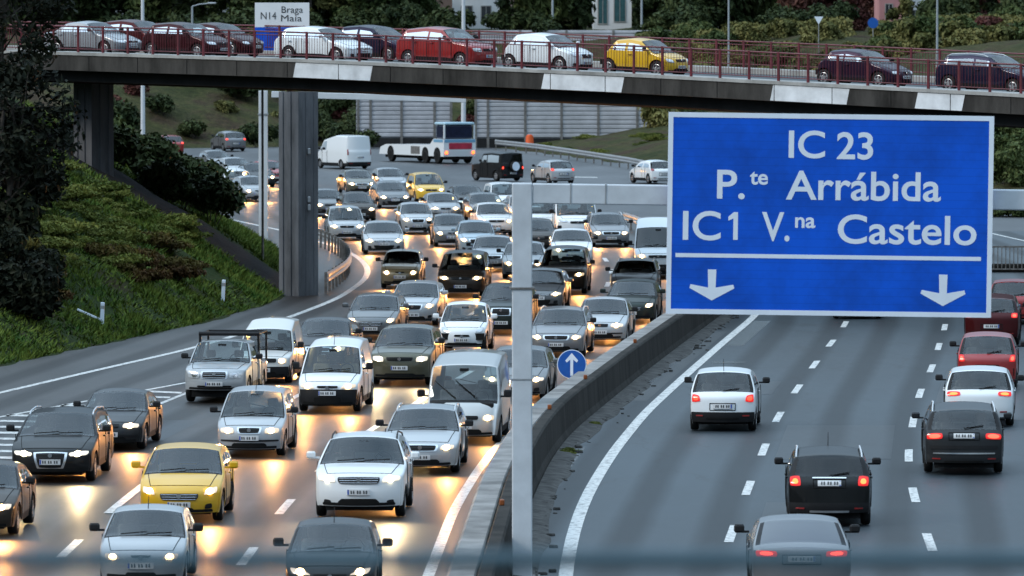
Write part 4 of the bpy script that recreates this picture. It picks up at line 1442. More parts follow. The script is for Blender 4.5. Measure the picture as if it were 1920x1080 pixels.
def arrow(cx, top, tip):
    mb = MB(); k = 1 / S_
    def pt(x, y): return L(cx + x, y)
    out = [(-8, top), (-7, tip - 24), (-40, tip - 30), (-42, tip - 23), (0, tip), (42, tip - 23), (40, tip - 30), (7, tip - 24), (8, top)]
    f = [(p[0], -.0245, p[1]) for p in (pt(*q) for q in out)]
    g = [(p[0], -.021, p[2]) for p in f]
    n = len(f)
    mb.add(f + g, [(0, 1, 7, 8), (1, 2, 3, 4), (1, 4, 7), (4, 5, 6, 7)] + [(i, i + n, (i + 1) % n + n, (i + 1) % n) for i in range(n)])
    mb.build('arrow', M['sign_white'], sg)
arrow(1337, 508, 566); arrow(1770, 512, 571)

# ------------------------------------------------------------------ round keep-straight sign on the median
q = on_depth(1072, 683, 168.0)
rs = empty('round_arrow_sign', (q.x, 168.0, .66)); tag(rs, 'round blue sign with a white upward arrow on a thin post on the median barrier', 'road sign')
rad = 27.5 / (FPX / 168.0)
mb = MB(); mb.tube((0, .03, 0), (0, .03, q.z - .66 + rad * .8), .035, n=8); mb.build('post', M['galv_dark'], rs)
mb = MB(); mb.tube((0, -.012, q.z - .66), (0, .012, q.z - .66), rad, n=40, mi=0); d0 = mb.build('disc', M['sign_white'], rs)
mb = MB(); mb.tube((0, -.018, q.z - .66), (0, -.013, q.z - .66), rad * .95, n=40); mb.build('blue_face', M['round_blue'], d0)
mb = MB(); zc = q.z - .66; s = rad
out = [(-.1, -.78), (.1, -.78), (.1, .32), (.34, .12), (.44, .26), (0, .78), (-.44, .26), (-.34, .12), (-.1, .32)]
f = [(x * s, -.026, zc + y * s) for x, y in out]; g = [(x, -.019, z) for x, _, z in f]; n = len(f)
mb.add(f + g, [(0, 1, 2, 8), (2, 3, 4, 5), (2, 5, 8), (5, 6, 7, 8)] + [(i, (i + 1) % n, (i + 1) % n + n, i + n) for i in range(n)])
mb.build('arrow', M['sign_white'], d0)

# ------------------------------------------------------------------ white cantilever gantry behind the bridge pier
p = at(494, 462); g2 = empty('white_gantry', (p.x, p.y, 0)); tag(g2, 'white cantilever gantry standing on the grass edge behind the bridge pier', 'gantry')
ht = on_depth(494, 170, p.y).z
mb = MB(); mb.box((-.2, -.2, 0), (.2, .2, ht), bev=.02); mb.build('post', M['white_steel'], g2)
mb = MB(); mb.box((.2, -.14, ht - .30), (9.0, .14, ht - .02), M=Matrix.Rotation(R(1.5), 4, 'Y'), bev=.02); mb.build('arm', M['white_steel'], g2)
mb = MB(); mb.box((-.23, -.23, ht - 1.1), (.23, .23, ht - 1.03)); mb.build('collar', M['galv'], g2)

# ------------------------------------------------------------------ N14 sign on the far side of the bridge
bx = edge_x(560)
YS = 250.0
c = on_depth(529, 52, YS); S2 = FPX / YS
sn = empty('direction_sign', (c.x, YS, 8.6)); tag(sn, 'white and blue direction sign for N14 standing beyond the bridge', 'road sign')
cz = c.z - 8.6
mb = MB(); mb.box((-51 / S2, -.02, 1 / S2 + cz), (51 / S2, .02, 47 / S2 + cz)); wp = mb.build('white_panel', M['wall_white'], sn)
mb = MB(); mb.box((-51 / S2, -.02, -47 / S2 + cz), (51 / S2, .02, 1 / S2 + cz - .004)); mb.build('blue_panel', M['sign_blue'], sn)
for x in (-.8, .8):
    mb = MB(); mb.tube((x, .06, -8.4), (x, .06, cz + .9), .05, n=8); mb.build('post', M['galv_dark'], sn)
for s, x0, x1, yb, cap in (('N14', 489, 518, 36, 13), ('Braga', 528, 568, 24, 12), ('Maia', 527, 566, 40, 12)):
    lettering(s, (x0 - 529) / S2, (x1 - 529) / S2, (52 - yb) / S2 + cz, cap / S2, M['plate_ink'], sn, -.03, .0)

# ------------------------------------------------------------------ noise walls
def noise_wall(px0, px1, Y, ztop, zbot, label, post_px, groove=.34, mat='galv'):
    x0, x1 = (px0 - 960) * Y / FPX, (px1 - 960) * Y / FPX
    root = empty('noise_wall', (x0, Y, zbot)); tag(root, label, 'noise wall', kind='thing')
    mb = MB(); z = 0; h = ztop - zbot
    k = max(2, int(h / groove))
    for i in range(k):
        a, b = h * i / k, h * (i + 1) / k
        mb.add([(0, 0, a + .05), (x1 - x0, 0, a + .05), (x1 - x0, -.05, a + .12), (0, -.05, a + .12), (x1 - x0, -.05, b - .03), (0, -.05, b - .03), (x1 - x0, 0, b), (0, 0, b), (x1 - x0, 0.0, b + .05), (0, 0.0, b + .05)],
               [(0, 1, 2, 3), (3, 2, 4, 5), (5, 4, 6, 7), (7, 6, 8, 9)])
    mb.box((0, .06, 0), (x1 - x0, .1, h))
    mb.build('panel', M[mat], root)
    for p in post_px:
        x = (p - 960) * Y / FPX - x0
        mb = MB(); mb.box((x - .1, -.1, -1.2), (x + .1, .12, h + .03)); mb.build('post', M['galv_dark'], root)
    mb = MB(); mb.box((-.03, -.06, -1.4), (x1 - x0 + .03, .14, -.002)); mb.build('plinth', M['girder'], root)  # plinth coloured dark to stand in for the shadow and hedge band below
    return root
M['noise_panel'] = plain('pale_noise_panel', (.4, .4, .42), .6, .1, var=.18, scale=.7)
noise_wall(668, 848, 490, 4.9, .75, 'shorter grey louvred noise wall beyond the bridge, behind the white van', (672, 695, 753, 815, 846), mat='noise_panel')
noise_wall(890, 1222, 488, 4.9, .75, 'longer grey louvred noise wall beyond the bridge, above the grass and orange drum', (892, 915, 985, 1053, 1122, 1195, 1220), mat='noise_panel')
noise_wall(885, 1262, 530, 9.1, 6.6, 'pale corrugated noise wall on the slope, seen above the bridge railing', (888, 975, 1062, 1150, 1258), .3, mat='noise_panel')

# ------------------------------------------------------------------ lamp posts and masts
def lamp(px, pbase, ptop, Y, label, arm=0.0, r=.1, mat='lamp_grey', zb_=None, group=None):
    b = on_depth(px, pbase, Y); t = on_depth(px, ptop, Y)
    root = empty('street_lamp', b); tag(root, label, 'street lamp', group)
    h = t.z - b.z
    mb = MB(); mb.tube((0, 0, -1.0), (0, 0, h), r, r * .62, n=10); mb.build('pole', M[mat], root)
    s = 1 if arm >= 0 else -1
    a = abs(arm) or .6
    mb = MB(); mb.path([Vector((0, 0, h)), Vector((s * a * .4, 0, h + .18)), Vector((s * a, 0, h + .25))], .05); mb.build('arm', M[mat], root)
    mb = MB(); mb.box((s * a - .35, -.16, h + .19), (s * a + .35, .16, h + .33), bev=.05); mb.build('lamp_head', M['galv'], root)
lamp(361, 275, 12, 505, 'tall grey street lamp with a curved arm in front of the brown slope', 1.6, .12)
lamp(268, 262, -40, 420, 'thick white mast rising behind the bushes by the bridge abutment', 1.2, .16, 'white_steel')
lamp(869, 262, -60, 485, 'thick white mast between the two grey noise walls', 1.2, .2, 'white_steel')
lamp(1036, 66, -120, 535, 'pale lamp post in front of the dark trees, above the small white car', 1.2, .11)
lamp(1203, 66, -120, 535, 'pale lamp post beside the white building with teal glazing', -1.2, .11)
lamp(1366, 145, -150, 400, 'thin grey lamp post behind the bridge, right of the yellow car', 1.2, .07)
lamp(1757, 130, -150, 400, 'thin grey lamp post between the two purple cars on the bridge', 1.2, .08)

# white delineator posts on the grass
def delineator(px, py, h, label, lean=0, Y=None):
    # find the slope point under this pixel
    best = None
    for yy in np.arange(170, 240, .25):
        x = (px - 960) / FPX * yy
        z = float(hill_h(np.array([x]), np.array([yy]))[0])
        a = PITCH + math.atan((py - 540) / FPX)
        if H - yy * math.tan(a) <= max(z, .0): best = (x, yy, max(z, 0)); break
    root = empty('marker_post', (best[0], best[1], best[2] - .02)); tag(root, label, 'marker post')
    mb = MB(); mb.box((-.065, -.05, 0), (.065, .05, h), bev=.02, M=Matrix.Rotation(lean, 4, 'Y')); mb.build('shaft', M['sign_white'], root)
    mb = MB(); mb.box((-.069, -.054, h * .72), (.069, .054, h * .86), M=Matrix.Rotation(lean, 4, 'Y')); mb.build('band', M['galv'], root)
    return root, best
delineator(417, 566, .80, 'upright white marker post on the grass near the bridge pier', R(3))
r_, b_ = delineator(190, 611, .75, 'white marker post on the grass with a broken strip lying against it', R(2))
mb = MB(); mb.box((-.035, -.02, 0), (.035, .02, .85), M=Matrix.Translation((-.02, -.03, .18)) @ Matrix.Rotation(R(-66), 4, 'Y'), bev=.01)
mb.build('broken_strip', M['sign_white'], r_)

# orange drum
p = on_depth(993, 287, 480)
gz = max(0, float(berm_h(np.array([p.x]), np.array([480.0]))[0]))
dr = empty('traffic_drum', (p.x, 480, gz - .05)); tag(dr, 'orange traffic drum on the grass below the longer noise wall', 'traffic drum')
mb = MB(); mb.tube((0, 0, 0), (0, 0, .14), .40, n=16); mb.build('base', M['rubber'], dr)
mb = MB(); mb.tube((0, 0, .14), (0, 0, 1.1), .36, .27, n=16); mb.tube((0, 0, 1.1), (0, 0, 1.18), .2, .18, n=12); mb.build('drum', M['orange'], dr)

# ------------------------------------------------------------------ buildings beyond the trees
def house(px0, px1, Y, zb_, hgt, depth, mat, label, wins=(), name='house', roof=True, wmat='window_dark', cat='house'):
    x0, x1 = (px0 - 960) * Y / FPX, (px1 - 960) * Y / FPX
    root = empty(name, ((x0 + x1) / 2, Y, zb_)); tag(root, label, cat, kind='thing')
    w = (x1 - x0) / 2
    mb = MB(); mb.box((-w, 0, -2), (w, depth, hgt)); mb.build('wall', M[mat], root)
    if roof:
        mb = MB(); e = .4
        mb.add([(-w - e, -e, hgt + .003), (w + e, -e, hgt + .003), (w + e, depth + e, hgt + .003), (-w - e, depth + e, hgt + .003), (-w - e, depth / 2, hgt + w * .6), (w + e, depth / 2, hgt + w * .6)],
               [(0, 1, 5, 4), (2, 3, 4, 5), (1, 2, 5), (3, 0, 4), (3, 2, 1, 0)])
        mb.build('roof', M['roof_tile'], root)
    else:
        mb = MB(); mb.box((-w - .1, -.1, hgt + .003), (w + .1, depth + .1, hgt + .25)); mb.build('parapet', M['concrete_pale'], root)
    for (a, b, c, d) in wins:
        xa, xb = (a - 960) * Y / FPX - (x0 + x1) / 2, (b - 960) * Y / FPX - (x0 + x1) / 2
        za, zb2 = on_depth(0, d, Y).z - zb_, on_depth(0, c, Y).z - zb_
        mb = MB()
        t = .08
        for lo, hi in (((xa - t, -.05, za - t), (xb + t, .02, za)), ((xa - t, -.05, zb2), (xb + t, .02, zb2 + t)), ((xa - t, -.05, za), (xa, .02, zb2)), ((xb, -.05, za), (xb + t, .02, zb2)), (((xa + xb) / 2 - .03, -.04, za), ((xa + xb) / 2 + .03, .02, zb2))):
            mb.box(lo, hi)
        wf = mb.build('window', M['concrete_pale'], root)
        mb = MB(); mb.box((xa, -.02, za), (xb, .01, zb2)); mb.build('pane', M[wmat], wf)
    return root
house(848, 936, 556, 8.6, 9, 8, 'wall_white', 'pale rendered house with dark windows standing above the red car', ((866, 885, 12, 38), (903, 920, 12, 40), (866, 885, -40, -16), (903, 920, -40, -16)))
house(818, 850, 560, 8.6, 8, 7, 'wall_brown', 'narrow brown house wall joined to the pale rendered house')
house(1112, 1184, 556, 8.7, 9, 8, 'wall_white', 'white building with teal glazing between white columns beyond the noise wall', ((1122, 1138, -30, 44), (1152, 1172, -30, 40)), name='office_building', roof=False, wmat='teal_glass', cat='building')
house(1648, 1690, 560, 8.8, 9, 8, 'wall_pink', 'pink rendered house among the trees behind the hedge', ((1660, 1672, 8, 34),))
house(1692, 1745, 562, 8.8, 9, 8, 'wall_white', 'white rendered house next to the pink one behind the hedge', ((1708, 1722, 20, 44),))
house(1340, 1440, 552, 8.6, .9, .4, 'wall_white', 'low white garden wall under the trees beyond the hedge', (), name='garden_wall', roof=False, cat='wall')
house(960, 1030, 562, 8.6, 2.6, 6, 'wall_brown', 'low dark outbuilding under the trees beside the pale house', (), name='outbuilding', roof=True, cat='building')

# small signs by the hedge
p = on_depth(1637, 43, 500)
sgn = empty('blue_arrow_sign', (p.x, 500, 7.6)); tag(sgn, 'small round blue sign on a post among the shrubs near the pink house', 'road sign')
mb = MB(); mb.tube((0, .03, -.5), (0, .03, p.z - 7.6), .035, n=8); mb.build('post', M['galv'], sgn)
mb = MB(); mb.tube((0, -.015, p.z - 7.6), (0, .015, p.z - 7.6), .43, n=24); mb.build('disc', M['round_blue'], sgn)
p = on_depth(1535, 38, 505)
sgn = empty('triangular_sign', (p.x, 505, 7.6)); tag(sgn, 'small pale triangular sign on a post against the red shrubs', 'road sign')
mb = MB(); mb.tube((0, .03, -.5), (0, .03, p.z - 7.6), .035, n=8); mb.build('post', M['galv'], sgn)
mb = MB(); zz = p.z - 7.6
mb.add([(-.36, -.02, zz + .3), (.36, -.02, zz + .3), (0, -.02, zz - .34), (-.36, .02, zz + .3), (.36, .02, zz + .3), (0, .02, zz - .34)], [(0, 2, 1), (3, 4, 5), (0, 1, 4, 3), (1, 2, 5, 4), (2, 0, 3, 5)])
mb.build('plate', M['sign_white'], sgn)

# photographer's footbridge railing, very near and out of focus
fb = empty('footbridge', (0, 12.6, 0)); tag(fb, 'blurred blue grey handrail crossing just in front of the viewer', 'railing', kind='thing')
hz = on_depth(960, 1049, 12.6).z
M['rail_blue'] = plain('blue_grey_rail', (.03, .07, .095), .5, var=.15)
mb = MB(); mb.tube((-9, 0, hz), (9, 0, hz), .018, n=12); mb.build('handrail', M['rail_blue'], fb)
for x in (-7.5, -4.5, -1.8, 1.8, 4.5, 7.5):
    mb = MB(); mb.tube((x, 0, hz - 1.0), (x, 0, hz), .02, n=8); mb.build('post', M['rail_blue'], fb)
mb = MB(); mb.box((-30, -.6, hz - 1.5), (30, .5, hz - 1.0)); mb.build('deck_edge', M['concrete'], fb)

# dark railing and hedge beyond the right edge of the big sign
fz = 252.0
fr_ = empty('roadside_fence', (19.0, fz, 0)); tag(fr_, 'dark upright bar fence beside the outgoing road beyond the big sign', 'fence', kind='thing')
mb = MB(); mb.box((0, -.03, 1.02), (6, .03, 1.09)); mb.build('top_rail', M['galv_dark'], fr_)
mb = MB(); mb.box((0, -.03, .12), (6, .03, .17)); mb.build('lower_rail', M['galv_dark'], fr_)
for k in range(4):
    mb = MB(); mb.box((k * 1.98, -.05, -.05), (k * 1.98 + .09, .05, 1.2), bev=.015); mb.build('post', M['galv_dark'], fr_)
mb = MB()
for k in range(36): mb.box((.1 + k * .163, -.015, .172), (.135 + k * .163, .015, 1.018))
mb.build('bar_pattern', M['galv_dark'], fr_)
mb = MB(); mb.box((-.2, .1, -.05), (6.2, .5, .35), bev=.05); mb.build('kerb_wall', M['concrete_dark'], fr_)
mb = MB(); a, b = at(1850, 437), at(1960, 462); mb.quad((a.x, a.y, .02), (b.x, b.y, .02), (b.x, b.y + 2.2, .02), (a.x, a.y + 2.2, .02)); tag(mb.build('ramp_line_marking', M['paint_white']), kind='structure')

# ------------------------------------------------------------------ plants
def leaf_mesh(name, blobs, count, size, seed, mat, flat=.0, stem=None, aspect=1.6):
    """Leaf clusters spread through ellipsoid clumps. blobs: (cx,cy,cz,rx,ry,rz,weight)."""
    r = np.random.default_rng(seed)
    w = np.array([b[6] for b in blobs], float); w /= w.sum()
    k = r.choice(len(blobs), count, p=w)
    B = np.array([b[:6] for b in blobs])[k]
    d = r.normal(size=(count, 3)); d /= np.linalg.norm(d, axis=1)[:, None]
    rad = r.random(count) ** (1 / 2.2)
    c = B[:, :3] + d * B[:, 3:6] * rad[:, None]
    n = d * .6 + r.normal(size=(count, 3)) * .7 + np.array([0, 0, .35]); n /= np.linalg.norm(n, axis=1)[:, None]
    t = np.cross(n, r.normal(size=(count, 3))); t /= np.linalg.norm(t, axis=1)[:, None]
    b = np.cross(n, t)
    s = size * (.55 + .9 * r.random(count))[:, None]
    v = np.empty((count, 4, 3))
    v[:, 0] = c - t * s * .5 * aspect; v[:, 1] = c + b * s * .38; v[:, 2] = c + t * s * .5 * aspect; v[:, 3] = c - b * s * .38
    v[:, 1] += n * s * .12; v[:, 3] += n * s * .12
    me = bpy.data.meshes.new(name)
    f = np.arange(count * 4).reshape(-1, 4)
    me.from_pydata(v.reshape(-1, 3).tolist(), [], f.tolist())
    me.materials.append(mat)
    me.update()
    return me

def blobs_crown(seed, h0, h1, rad, n):
    r = random.Random(seed); out = []
    for i in range(n):
        u = (i + .5) / n; z = h0 + (h1 - h0) * u
        env = math.sin(math.pi * (.18 + .78 * u)) ** .8
        a = r.uniform(0, 6.283); q = rad * env * r.uniform(.2, .85)
        s = rad * r.uniform(.28, .5)
        out.append((q * math.cos(a), q * math.sin(a), z + r.uniform(-.4, .4), s, s, s * r.uniform(.6, .95), s ** 2.2))
    return out
def trunk_mesh(seed, h, rad, crown):
    mb = MB(); r = random.Random(seed)
    p = Vector((0, 0, -.4)); pts = [p]
    for k in range(5):
        p = p + Vector((r.uniform(-.15, .15), r.uniform(-.15, .15), h * .17)); pts.append(p)
    for k in range(5): mb.tube(pts[k], pts[k + 1], rad * (1 - .15 * k), rad * (1 - .15 * (k + 1)), n=8)
    for b in crown[::2]:
        q = pts[r.randint(2, 5)]
        mb.tube(q, (b[0], b[1], b[2]), rad * .35, rad * .1, n=5, caps=False)
    return mb.mesh('trunk', M['bark'])
TREES = {}
def tree_kind(key, mat, seed, h0, h1, rad, n, count, size):
    cr = blobs_crown(seed, h0, h1, rad, n)
    TREES[key] = (trunk_mesh(seed, h1, .22, cr), leaf_mesh('crown', cr, count, size, seed, M[mat]))
tree_kind('dark_a', 'leaf_dark', 1, 1.0, 11, 3.4, 26, 5200, .42)
tree_kind('dark_b', 'leaf_dark', 2, .8, 9.5, 3.0, 24, 4600, .42)
tree_kind('green_a', 'leaf_green', 3, 1.2, 9, 3.2, 22, 4200, .40)
tree_kind('green_b', 'leaf_olive', 4, 1.5, 10, 2.8, 20, 3600, .40)
tree_kind('red_a', 'leaf_red', 5, .6, 8, 3.0, 22, 4400, .40)
def tree(key, loc, s, rz, label, group, name='tree', cat='tree'):
    root = empty(name, loc, rz); root.scale = (s, s, s * rng.uniform(.9, 1.12)); tag(root, label, cat, group)
    for nm, me in zip(('trunk', 'crown'), TREES[key]):
        link(bpy.data.objects.new(nm, me), root)
    return root
KIND_LABEL = {'dark_a': 'dark evergreen tree in the row beyond the far slope', 'dark_b': 'low dense dark tree in the row beyond the far slope',
              'green_a': 'leafy mid green tree in the row beyond the far slope', 'green_b': 'loose olive green tree in the row beyond the far slope',
              'red_a': 'reddish autumn tree in the row beyond the far slope'}
def bgtree(px, Y, key, s):
    x = (px - 960) * Y / FPX
    tree(key, (x, Y, float(berm_h(np.array([x]), np.array([float(Y)]))[0]) - .2), s, rng.uniform(0, 6.28), KIND_LABEL[key], 'row of trees beyond the far slope: ' + key.split('_')[0] + ' ' + ('tall' if key.endswith('a') else 'low'))
px = -30
while px < 1960:
    if px < 470: k = rng.choice(['dark_a', 'dark_b', 'dark_a', 'green_a'])
    elif px < 830: k = rng.choice(['dark_a', 'green_b', 'green_a', 'green_b'])
    elif px < 1480: k = rng.choice(['dark_a', 'dark_b', 'green_a'])
    elif px < 1610: k = 'red_a'
    elif px < 1750: k = rng.choice(['dark_b', 'red_a', 'green_a'])
    else: k = rng.choice(['red_a', 'dark_a', 'dark_b'])
    hide = (775 < px < 1000) or (1060 < px < 1235) or (1590 < px < 1800)
    bgtree(px, rng.uniform(538, 552) if not hide else rng.uniform(572, 590), k, rng.uniform(.8, 1.15))
    if rng.random() < .75 and not hide: bgtree(px + rng.uniform(-30, 30), rng.uniform(575, 610), rng.choice(['dark_a', 'dark_b', 'green_a']), rng.uniform(1.0, 1.4))
    px += rng.uniform(38, 62)
bgtree(1690, 546, 'green_b', .5); bgtree(975, 545, 'dark_b', .62); bgtree(1060, 545, 'dark_a', .6); bgtree(790, 545, 'green_a', .6); bgtree(1225, 545, 'dark_a', .62); bgtree(1600, 545, 'red_a', .62); bgtree(1790, 545, 'dark_b', .65)

# shrubs: three shapes, many places
SHRUB = {}
def shrub_kind(key, mat, seed, rad, h, count, size):
    r = random.Random(seed)
    bl = [(r.uniform(-.6, .6) * rad, r.uniform(-.6, .6) * rad, h * r.uniform(.25, .8), rad * r.uniform(.35, .6), rad * r.uniform(.35, .6), h * r.uniform(.2, .38), 1) for _ in range(9)]
    SHRUB[key] = leaf_mesh('foliage', bl, count, size, seed, M[mat])
    mb = MB()
    for b in bl[:6]: mb.tube((b[0] * .2, b[1] * .2, -.2), (b[0], b[1], b[2]), .03, .012, n=5, caps=False)
    SHRUB[key + '_stem'] = mb.mesh('stems', M['bark'])
shrub_kind('dark', 'leaf_dark', 21, 1.2, 1.7, 1500, .20)
shrub_kind('green', 'leaf_green', 22, 1.3, 1.6, 1500, .19)
shrub_kind('olive', 'leaf_olive', 23, 1.5, 1.6, 1500, .22)
shrub_kind('weed', 'leaf_weed', 24, 1.3, .42, 2600, .09)
shrub_kind('fern', 'leaf_fern', 25, 1.2, .5, 2000, .10)
shrub_kind('shade', 'leaf_near', 29, 1.4, 1.9, 2200, .18)
shrub_kind('hedge', 'leaf_olive', 26, 2.2, 2.4, 2200, .30)
shrub_kind('hedgeg', 'leaf_green', 27, 2.2, 2.4, 2200, .30)
shrub_kind('hedger', 'leaf_red', 28, 2.0, 2.2, 2000, .30)
def shrub(key, x, y, z, s, label, group, name=None):
    name = name or {'weed': 'weed_clump', 'fern': 'fern_clump', 'hedge': 'hedge_bush', 'hedgeg': 'hedge_bush', 'hedger': 'hedge_bush'}.get(key, 'shrub')
    root = empty(name, (x, y, z), rng.uniform(0, 6.28)); root.scale = (s, s, s * rng.uniform(.8, 1.2)); tag(root, label, 'shrub', group)
    link(bpy.data.objects.new('foliage', SHRUB[key]), root); link(bpy.data.objects.new('stems', SHRUB[key + '_stem']), root)
def hz_(x, y): return float(hill_h(np.array([float(x)]), np.array([float(y)]))[0])
def bz_(x, y): return float(berm_h(np.array([float(x)]), np.array([float(y)]))[0])
# bushes on the slope behind the bridge (dark green mass down to the ramp)
for i in range(46):
    y = rng.uniform(252, 322); e = fEDGE(y); x = e - rng.uniform(3.0, 9.0)
    if y > 296: x = e - rng.uniform(2.0, 8)
    shrub('dark' if rng.random() < .6 else 'green', x, y, hz_(x, y) - .1, rng.uniform(.7, 1.25), 'dense dark bush on the bank behind the bridge abutment', 'bushes on the bank behind the bridge')
# yellow green weeds and dying ferns on the near bank
for i in range(60):
    y = rng.uniform(203, 234); x = fEDGE(y) - rng.uniform(3.6, 8.8)
    shrub('weed', x, y, hz_(x, y) - .05, rng.uniform(.6, 1.1), 'yellow green weed clump high on the grassy bank before the bridge', 'weeds on the near bank')
for i in range(18):
    y = rng.uniform(198, 224); x = fEDGE(y) - rng.uniform(2.4, 5.2)
    shrub('fern', x, y, hz_(x, y) - .05, rng.uniform(.6, 1.15), 'brown dying fern clump halfway up the grassy bank', 'ferns on the near bank')
for i in range(26):
    y = rng.uniform(194, 222); x = min(fEDGE(y) - 2.2, -.0765 * y - rng.uniform(0, 5))
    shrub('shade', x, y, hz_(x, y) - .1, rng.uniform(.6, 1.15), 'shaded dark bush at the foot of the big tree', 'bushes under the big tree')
# hedge along the top of the far slope, above the bridge
for i in range(120):
    px = rng.uniform(1225, 1960); Y = rng.uniform(478, 526); x = (px - 960) * Y / FPX
    k = rng.choice(['hedge', 'hedgeg', 'hedge', 'hedge']) if px < 1700 or rng.random() < .85 else 'hedger'
    shrub(k, x, Y, bz_(x, Y) - .3, rng.uniform(.55, .9), {'hedge': 'olive', 'hedgeg': 'green', 'hedger': 'reddish'}[k] + ' hedge shrub on the far slope above the bridge railing', 'hedge shrubs on the far slope: ' + k)
for i in range(95):
    px = rng.uniform(200, 900); Y = rng.uniform(486, 535); x = (px - 960) * Y / FPX
    if 700 < px and Y < 496: continue
    k = rng.choice(['dark', 'hedge', 'hedger', 'dark'])
    shrub(k, x, Y, bz_(x, Y) - .3, rng.uniform(.6, 1.1) * (1.5 if k == 'dark' else .7), {'hedge': 'olive', 'dark': 'dark', 'hedger': 'reddish'}[k] + ' scrub on the brown slope seen under the bridge', 'scrub on the brown slope: ' + k)
for i in range(40):
    px = rng.uniform(430, 1960); Y = rng.uniform(526, 540); x = (px - 960) * Y / FPX
    if 846 < px < 940 or 1110 < px < 1186 or 1335 < px < 1445 or 1645 < px < 1750: continue
    shrub('dark', x, Y, bz_(x, Y) - .3, rng.uniform(1.2, 1.9), 'dark undergrowth bush at the foot of the far trees', 'undergrowth below the far trees')
for i in range(20):
    px = rng.uniform(925, 1240); Y = 488 - rng.uniform(2, 14) if px < 1000 else rng.uniform(455, 484); x = (px - 960) * Y / FPX
    if bz_(x, Y) > .1: shrub('weed', x, Y, bz_(x, Y) - .05, rng.uniform(.6, 1.0), 'low weeds on the grass below the longer noise wall', 'weeds below the noise wall')
for i in range(14):
    x = 25.2 + i * .28; Y = 322 + rng.uniform(-2, 2)
    shrub('green', x, Y, -.05, rng.uniform(.5, .7), 'low green shrub in the strip beside the ramp beyond the big sign', 'low shrubs beside the ramp beyond the big sign')
for i in range(24):
    Y = rng.uniform(350, 410); px = rng.uniform(1868, 1960); x = (px - 960) * Y / FPX
    if bz_(x, Y) > .1: shrub('green', x, Y, bz_(x, Y) - .1, rng.uniform(.7, 1.2), 'green bush on the bank beyond the edge of the big blue sign', 'bushes beyond the big sign')
# weeds at the foot of the median barrier
for z in (147.6, 148.4, 158):
    shrub('weed', fCL(z) + 1.78, z, .0, rng.uniform(.22, .36), 'small weed tuft growing at the foot of the median barrier', 'weeds at the barrier foot')

# the big shaded tree at the picture's edge, on the near bank
def near_tree(x, y, seed, h, rad, count, label, size=.17, squash=1.0):
    r = random.Random(seed)
    bl = []
    for i in range(46):
        a = r.uniform(0, 6.283); q = rad * math.sqrt(r.random()); z = r.uniform(h * .38, h)
        q *= .5 + .5 * math.sin(math.pi * min(1, (z - h * .3) / (h * .75)))
        s = r.uniform(.5, 1.0)
        bl.append((q * math.cos(a), q * math.sin(a), z, s, s, s * .7, s * s))
    root = empty('tree', (x, y, hz_(x, y) - .1)); tag(root, label, 'tree')
    mb = MB(); tr = random.Random(seed + 1)
    for k in range(3):
        p = Vector((tr.uniform(-.5, .5), tr.uniform(-.3, .3), -.3)); pts = [p]
        for j in range(7):
            p = p + Vector((tr.uniform(-.22, .22), tr.uniform(-.2, .2), h * .12)); pts.append(p)
        for j in range(7): mb.tube(pts[j], pts[j + 1], .17 - .018 * j, .17 - .018 * (j + 1), n=8)
        for b in bl[k::3]:
            mb.tube(pts[tr.randint(3, 7)], (b[0], b[1], b[2]), .04, .008, n=5, caps=False)
    mb.build('trunk', M['bark'], root)
    link(bpy.data.objects.new('crown', leaf_mesh('crown', bl, count, size, seed, M['leaf_near'])), root)
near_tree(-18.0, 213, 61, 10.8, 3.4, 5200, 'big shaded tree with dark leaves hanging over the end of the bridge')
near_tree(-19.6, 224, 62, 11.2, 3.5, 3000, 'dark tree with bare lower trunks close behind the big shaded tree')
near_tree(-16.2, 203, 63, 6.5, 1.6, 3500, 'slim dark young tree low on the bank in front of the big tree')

# grass blades on the visible bank
def grass(n, seed):
    r = np.random.default_rng(seed)
    y = r.uniform(178, 300, n); e = np.interp(y, [p[1] for p in EDGE], [p[0] for p in EDGE])
    d = r.random(n) ** 1.3 * 11
    x = e - .3 - d
    foot = x * .615 + y * .788 - (-8 * .615 + 233 * .788) + (r.random(n) - .5) * 2
    keep = ((foot < -.4) | (foot > 11.5)) & (vnoise(x, y, 2.2, 43) + .5 * vnoise(x, y, .7, 44) + .3 * r.random(n) > -.18)
    x, y = x[keep], y[keep]; n = len(x)
    z = np.maximum(0, hill_h(x, y))
    a = r.uniform(0, 6.283, n); lush = vnoise(x, y, 3.0, 41) + .6 * vnoise(x, y, 1.1, 42); hgt = r.uniform(.06, .2, n) * (1 + 1.3 * np.clip(lush + .1, -.5, .8)); w = r.uniform(.03, .06, n)
    le = r.normal(size=(n, 2)) * .14
    v = np.empty((n, 3, 3))
    v[:, 0] = np.stack([x - np.cos(a) * w, y - np.sin(a) * w, z - .03], 1)
    v[:, 1] = np.stack([x + np.cos(a) * w, y + np.sin(a) * w, z - .03], 1)
    v[:, 2] = np.stack([x + le[:, 0], y + le[:, 1], z + hgt], 1)
    me = bpy.data.meshes.new('grass'); me.from_pydata(v.reshape(-1, 3).tolist(), [], np.arange(n * 3).reshape(-1, 3).tolist())
    me.materials.append(M['grass_blade'])
    o = link(bpy.data.objects.new('grass', me)); tag(o, 'rough green grass covering the roadside bank', 'grass', kind='stuff')
grass(120000, 31)

